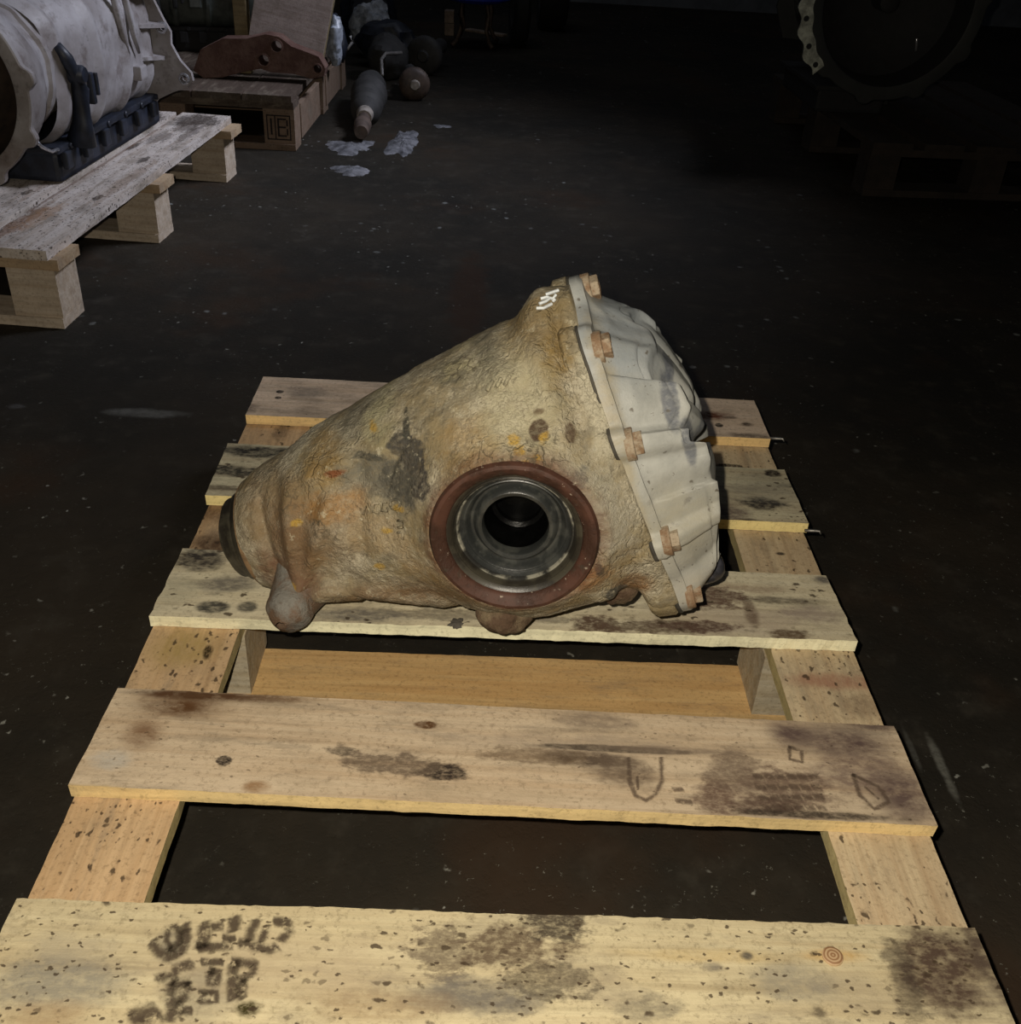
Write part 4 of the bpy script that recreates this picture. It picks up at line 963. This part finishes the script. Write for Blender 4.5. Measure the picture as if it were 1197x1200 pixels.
        bm.faces.new(vs4[0]); bm.faces.new(vs4[-1][::-1])
        o = from_bm('flange_strip', bm, MSTRIP, t); o['label'] = 'bright metal rim of the bell with bolt holes'
        for i in (3, 12, 20, 26):
            a_ = a0+(a1-a0)*i/K; o = lathe('bolt_hole', [(.0001, -.0128), (.0085, -.0128), (.0085, -.010)], mdk, t, 16, 'Y'); o.location = ((ra+rb)/2*math.cos(a_), 0, zc+(ra+rb)/2*math.sin(a_))
    return t
MBRI_B = simple('bright_bushing_steel', (.55, .55, .58), .25, .8, .2, 50)
MSTRIP = simple('lit_rim_alloy', (.30, .31, .26), .55, 0, .5, 40)  # light catching this rim painted as a paler alloy
ma = Mat('light_grey_cast_alloy'); y1_ = ma.noise(7, 6, .6); y2_ = ma.noise(90, 5, .7)
ca = ma.mix(ma.rng(y1_, .36, .66), (.20, .18, .175), (.34, .325, .33)); ca = ma.mix(ma.mul(ma.rng(ma.noise(12, 6, .7, off=3), .52, .66), .75), ca, (.13, .105, .095))
ca = ma.mix(ma.blob((.12, .1, .12), (.10, .25, .07), 1.2, 14, .7, .7), ca, (.11, .08, .065))
ca = ma.mix(ma.mul(ma.rng(ma.noise(45, 5, .7, off=5), .56, .68), .5), ca, (.07, .06, .055))
MAL = ma.out(ca, .5, 0, y2_, .001, .8, spec=.4)
MIN = simple('brown_black_interior', (.022, .014, .009), .6, 0, .6, 20)
MPAN = simple('blue_black_pan', (.010, .013, .022), .5, 0, .6, 30)
g1_ = gearbox('gearbox', 'light grey alloy gearbox with black oil pan on the left pallet', p2o+Matrix.Rotation(a2, 3, 'Z') @ Vector((-.275, .20, z2+.002)), a2, (MAL, MIN, MPAN), R=.19, length=.92)
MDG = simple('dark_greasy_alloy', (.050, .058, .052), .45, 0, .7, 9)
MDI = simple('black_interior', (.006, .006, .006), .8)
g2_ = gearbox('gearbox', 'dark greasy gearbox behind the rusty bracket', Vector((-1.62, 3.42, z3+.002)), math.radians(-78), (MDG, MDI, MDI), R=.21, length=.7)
MVD = simple('gloom_black_alloy', (.008, .009, .008), .7, 0, .5, 9)  # shade of the right corner painted into the alloy colour
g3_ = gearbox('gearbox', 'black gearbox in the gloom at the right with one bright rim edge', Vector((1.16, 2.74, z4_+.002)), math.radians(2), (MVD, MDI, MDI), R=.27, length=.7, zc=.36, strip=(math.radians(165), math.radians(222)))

# ------------------------------------------------------------------ things on the second pallet
MBRK = metal_blob_mat('brown_rusty_casting', (.085, .042, .032), (.135, .080, .062), .7, .3, 14, .002)
def pxz(p, y): q = ony(*p, y); return (q.x, q.z)
bp = [pxz(p, 2.93) for p in ((228, 94), (236, 70), (262, 57), (290, 57), (312, 52), (328, 55), (342, 66), (358, 72), (374, 78), (382, 92), (380, 101), (366, 104), (345, 98), (318, 96), (306, 92), (285, 96), (262, 102), (240, 103))]
hl = [(*pxz((325, 66), 2.93), .0165), (*pxz((310, 82), 2.93), .0165), (*pxz((373, 92), 2.93), .0125)]
zmn = min(z for x, z in bp); bp = [(x, z-zmn) for x, z in bp]; hl = [(x, z-zmn, r_) for x, z, r_ in hl]
o = prism('iron_bracket', bp, .07, MBRK, None, None, holes=hl, bev=.006); bx_ = sum(x for x, z in bp)/len(bp)
o.data.transform(Matrix.Translation((-bx_, 0, 0))); o.location = (bx_, 2.93, z3+.001)
br = o
t = empty('iron_bracket', (bx_, 2.93, z3+.001)); o.name = 'bracket_body'; o.parent = t; o.location = (0, 0, 0)
tag(t, 'rusty brown cast bracket with three round holes on the dark pallet', 'bracket')
for hx, hz, r_ in hl:
    q = lathe('bushing', [(r_, .03), (r_*1.35, .0), (r_*1.35, -.004), (r_*1.05, -.005), (r_*.98, .0), (r_*.96, .066)], MBRK, t, 24, 'Y'); q.location = (hx-bx_, 0, hz)
# pale board leaning behind the bracket
MBD = wood('pale_pink_board', (.48, .41, .40), (.38, .31, .29), [], seed=71, specks=.35, dirt=.35)
MBDS = wood('board_edge_wood', (.22, .17, .09), (.16, .12, .06), [], seed=72, specks=.3, dirt=.3)
c1, c2, c3 = ony(290, 50, 3.02), ony(377, 76, 3.02), ony(384, 2, 3.10)
ub = (c2-c1).normalized(); rb_ = Vector((0, .10, 1)); rb_ = (rb_-ub*rb_.dot(ub)).normalized(); nb_ = ub.cross(rb_); Lb = (c2-c1).length
bm = bmesh.new(); Mb = Matrix((( *ub, 0), (*nb_, 0), (*rb_, 0), (0, 0, 0, 1))).transposed()
Mb.translation = c1+ub*Lb/2+rb_*.16
box_bm(bm, None, (Lb, .045, .32), mtx=Matrix.Identity(4), bev=.002)
o = from_bm('wooden_board', bm, MBD); o.data.materials.append(MBDS)
nn = -1 if nb_.y > 0 else 1
for p in o.data.polygons:
    if abs(p.normal.y) < .5: p.material_index = 1
sgn = 1 if nb_.y > 0 else -1
Mb.translation = c1+ub*Lb/2+rb_*.16+nb_*(.0235*sgn)
o.matrix_world = Mb
tag(o, 'pale square board leaning upright behind the rusty bracket', 'board')
o = box('wooden_upright', (0, 0, .16), (.045, .05, .32), MBDS, None, bev=.003); sl = ony(284, 56, 3.03); o.location = (sl.x, 3.06, z3+.003); tag(o, 'olive brown upright slat left of the pale board', 'wood scrap')
# pieces right of the board
MBAG = simple('crumpled_foil', (.30, .33, .38), .4, 0, .6, 25)
MTAN = simple('tan_wood_scrap', (.30, .22, .13), .8, 0, .3, 20)
def lump_w(name, c, rx, ry, rz_, mat, seed, amp=.35, f=9, n=36):
    t = np.linspace(0, 2*PI, n, endpoint=False); u = np.linspace(.02, PI-.02, n//2)
    U_, TT = np.meshgrid(u, t, indexing='ij')
    P_ = np.stack([np.sin(U_)*np.cos(TT)*rx, np.sin(U_)*np.sin(TT)*ry, np.cos(U_)*rz_], -1)
    P_ = P_*(1+amp*fbm(P_, f/max(rx, rz_), 3, seed)[..., None]) if False else P_*(1+amp*fbm(P_/max(rx, ry, rz_), 1.6, 4, seed)[..., None])
    P_[..., 2] = np.maximum(P_[..., 2], -rz_*.92); P_[..., 2] += rz_*.92
    o = link(name, grid_mesh(P_, closed_v=True), mat); o.location = (c[0], c[1], c[2]); autosmooth(o, 25); return o
q = ony(397, 66, 3.28); tag(lump_w('foil_bundle', (q.x-.01, 3.28, z3), .026, .035, .075, MBAG, 3, .8), 'pale crumpled bundle right of the leaning board', 'bundle')
q = ony(392, 20, 3.25); 
bm = bmesh.new(); tube_bm(bm, [(0, 0, 0), (.01, .02, .05), (.0, .03, .10), (-.02, .05, .14)], [.03, .034, .03, .026], 16)
o = from_bm('rubber_hose', bm, MPAN, None, True); o.location = (q.x-.02, 3.38, z3+.002); tag(o, 'short dark blue hose end standing beyond the pale bundle', 'hose')
# hook of wire at the pallet corner
bm = bmesh.new(); q0 = onz(392, 62, z3); pts = [ony(*p, 3.72) for p in ((398, 60), (408, 57), (413, 50), (411, 42))]
tube_bm(bm, pts, .006, 8); cz = min(p.z for p in pts); o = from_bm('wire_hook', bm, simple('pale_wire', (.35, .34, .33), .5, 0), None, True); tag(o, 'small pale wire hook at the far corner of the dark pallet', 'hook')

# ------------------------------------------------------------------ shafts, hubs and scraps on the floor
MCV = simple('sooty_rubber_boot', (.030, .029, .028), .75, 0, .4, 18)
MCVR = simple('rusty_shaft_steel', (.075, .052, .040), .6, 0, .5, 22)
MPALE = simple('pale_worn_steel', (.26, .23, .20), .5, 0, .4, 30)
def axle(name, label, a, b, prof, cap=None):
    """prof: (t, radius, material key, part name) segments from a to b"""
    a, b = Vector(a), Vector(b); d = b-a; L_ = d.length; rot = d.to_track_quat('Y', 'Z').to_matrix().to_4x4()
    t = tag(empty(name, (a.x, a.y, 0)), label, 'car part')
    for part, mat, pr in prof:
        o = lathe(part, [(r_, y*L_) for y, r_ in pr], mat, t, 28, 'Y'); o.matrix_local = Matrix.Translation((0, 0, a.z)) @ rot
    return t
sa = onz(424, 152, .045); sb_ = onz(436, 96, .075)
axle('drive_shaft', 'sooty drive shaft with ribbed boot lying beside the dark pallet', sa, sb_,
     [('joint_stub', MCVR, [(-.05, .0001), (-.05, .022), (.02, .028), (.10, .03), (.13, .022), (.22, .020), (.24, .0001)]),
      ('worn_collar', MPALE, [(.22, .0001), (.22, .026), (.30, .030), (.31, .0001)]),
      ('boot', MCV, [(.30, .0001), (.30, .030)]+[(.32+.035*k, .040+.012*(k % 2)+.0015*k) for k in range(12)]+[(.75, .06), (.90, .058), (1.0, .045), (1.02, .0001)])])
h1 = onz(484, 122, .062)
def hub(label, p, R_, ang, mat=MCVR, mat2=MCV):
    t = tag(empty('wheel_hub', (p[0], p[1], 0), ang), label, 'car part')
    zc = R_*1.0
    def P_(nm, pr, m):
        o = lathe(nm, pr, m, t, 36, 'Y'); o.location = (0, 0, zc); return o
    P_('hub_flange', [(.02, -.02), (R_*.75, -.018), (R_*.92, -.01), (R_, .0), (R_, .02), (R_*.9, .035), (.03, .05), (.0001, .05)], mat)
    P_('hub_bore', [(.0001, -.028), (R_*.26, -.028), (R_*.34, -.02), (R_*.36, .0)], MPALE if mat is MCVR else mat)
    P_('axle_tube', [(.0001, .02), (R_*.55, .05), (R_*.6, .15), (R_*.42, .20), (R_*.42, .28), (.0001, .28)], mat2)
    return t
hub('rusty round hub with a pale centre on the floor by the drive shaft', (onz(486, 118).x, onz(486, 118).y, 0), .062, .15)
hub('dark hub just behind the rusty round one', (onz(497, 88).x, onz(497, 88).y, 0), .080, -.2, MCV)
q = onz(447, 112); tag(lump_w('transfer_case', (onz(455, 98).x-.01, onz(455, 98).y+.12, 0), .085, .12, .09, MCV, 8, .35), 'sooty lump of casting between the drive shaft and the hubs', 'car part')
q = onz(455, 76); tag(lump_w('engine_mount', (q.x, q.y, 0), .15, .12, .10, MPAN, 9, .45), 'black casting heap behind the hubs and drive shaft', 'car part')
q = onz(425, 66); tag(lump_w('alternator', (q.x-.02, q.y+.5, 0), .15, .15, .12, MPAN, 12, .5), 'blue black machine part beyond the dark pallet', 'car part')
q = onz(440, 30); tag(lump_w('foil_scrap', (ony(437, 36, 4.6).x, 4.55, .0), .11, .08, .12, MBAG, 15, .6), 'silvery crumpled foil on the machine parts at the top', 'scrap')
# bent bar in front of the heap
bm = bmesh.new(); tube_bm(bm, [onz(448, 88, .10), onz(447, 70, .13), onz(452, 63, .14), onz(471, 62, .14)], .007, 8)
tag(from_bm('bent_rod', bm, simple('grey_rod_steel', (.16, .15, .14), .45), None, True), 'thin bent grey rod leaning over the drive shaft end', 'rod')
MRAG = simple('dirty_white_plastic', (.13, .13, .14), .5, 0, .6, 30)
for px, py, rx, ry, sd, lb in ((412, 172, 26, 8, 4, 'dirty white plastic scrap nearest the corner of the dark pallet'), (414, 200, 24, 5, 5, 'flat pale plastic scrap lowest of the three on the floor'), (472, 166, 16, 13, 16, 'crumpled pale plastic scrap to the right of the other two')):
    tag(patch('plastic_scrap', px, py, rx, ry, 0, MRAG, .02, sd), lb, 'scrap')
tag(patch('metal_flake', 518, 148, 8, 2, 0, MRAG, .006, 21), 'tiny pale flake right of the plastic scraps', 'debris')
# blue stool and wheels at the top edge
MBLU = simple('blue_plastic', (.02, .05, .50), .5, 0, .25, 10)
st_ = tag(empty('stool', (-.19, 5.02, 0)), 'blue round low stool with bent legs at the top edge', 'stool')
o = lathe('seat', [(.0001, .205), (.10, .20), (.15, .21), (.18, .225), (.185, .25), (.17, .265), (.0001, .268)], MBLU, st_, 48, 'Z')
for a_ in (3.9, 5.3, .8, 2.3):
    bm = bmesh.new(); c_, s_ = math.cos(a_), math.sin(a_)
    tube_bm(bm, [(c_*.09, s_*.09, .235), (c_*.11, s_*.11, .15), (c_*.10, s_*.10, .08), (c_*.13, s_*.13, .03), (c_*.16, s_*.16, .011)], .011, 8); from_bm('leg', bm, MCVR, st_, True)
def tyre(lb, x, y, R_, wd, ang):
    t = tag(empty('trolley_wheel', (x, y, 0), ang), lb, 'wheel')
    o = lathe('tyre', [(R_*.55, -wd*.45), (R_*.9, -wd/2), (R_, -wd*.3), (R_*1.0, wd*.3), (R_*.9, wd/2), (R_*.55, wd*.45), (R_*.55, -wd*.45)], MDI, t, 40, 'X'); o.location = (0, 0, R_)
    o = lathe('rim', [(.0001, -wd*.2), (R_*.3, -wd*.25), (R_*.56, -wd*.4), (R_*.56, wd*.4), (R_*.3, wd*.25), (.0001, wd*.2)], MCV, t, 32, 'X'); o.location = (0, 0, R_)
tyre('black wheel just right of the blue stool', .03, 5.15, .17, .085, .1); tyre('second black wheel, farther right and half cut off by the top edge', .22, 5.75, .19, .16, .05)
MBT = simple('pale_batten_wood', (.20, .15, .115), .8, 0, .3, 20)
def batten(lb, a, b, wd, h):
    p, q = onz(*a), onz(*b); d = q-p; o = box('wooden_batten', (0, 0, h/2), (d.length, wd, h), MBT, None, bev=.003)
    o.location = (p+q)/2; o.rotation_euler = (0, 0, math.atan2(d.y, d.x)); tag(o, lb, 'wood scrap')
batten('thin pale batten lying on the floor between stool and wheels', (548, 36), (592, 43), .05, .012)
def stub(lb, px, py, z, s_):
    p = ony(px, py, 5.3); o = box('wood_offcut', (0, 0, s_[2]/2), s_, MBT, None, bev=.003); o.location = (p.x, 5.3, z); tag(o, lb, 'wood scrap')
stub('lower of two pale wood offcuts stacked under the blue stool', 527, 33, 0, (.05, .06, .06)); stub('upper of two pale wood offcuts stacked under the blue stool', 527, 15, .061, (.05, .06, .06))
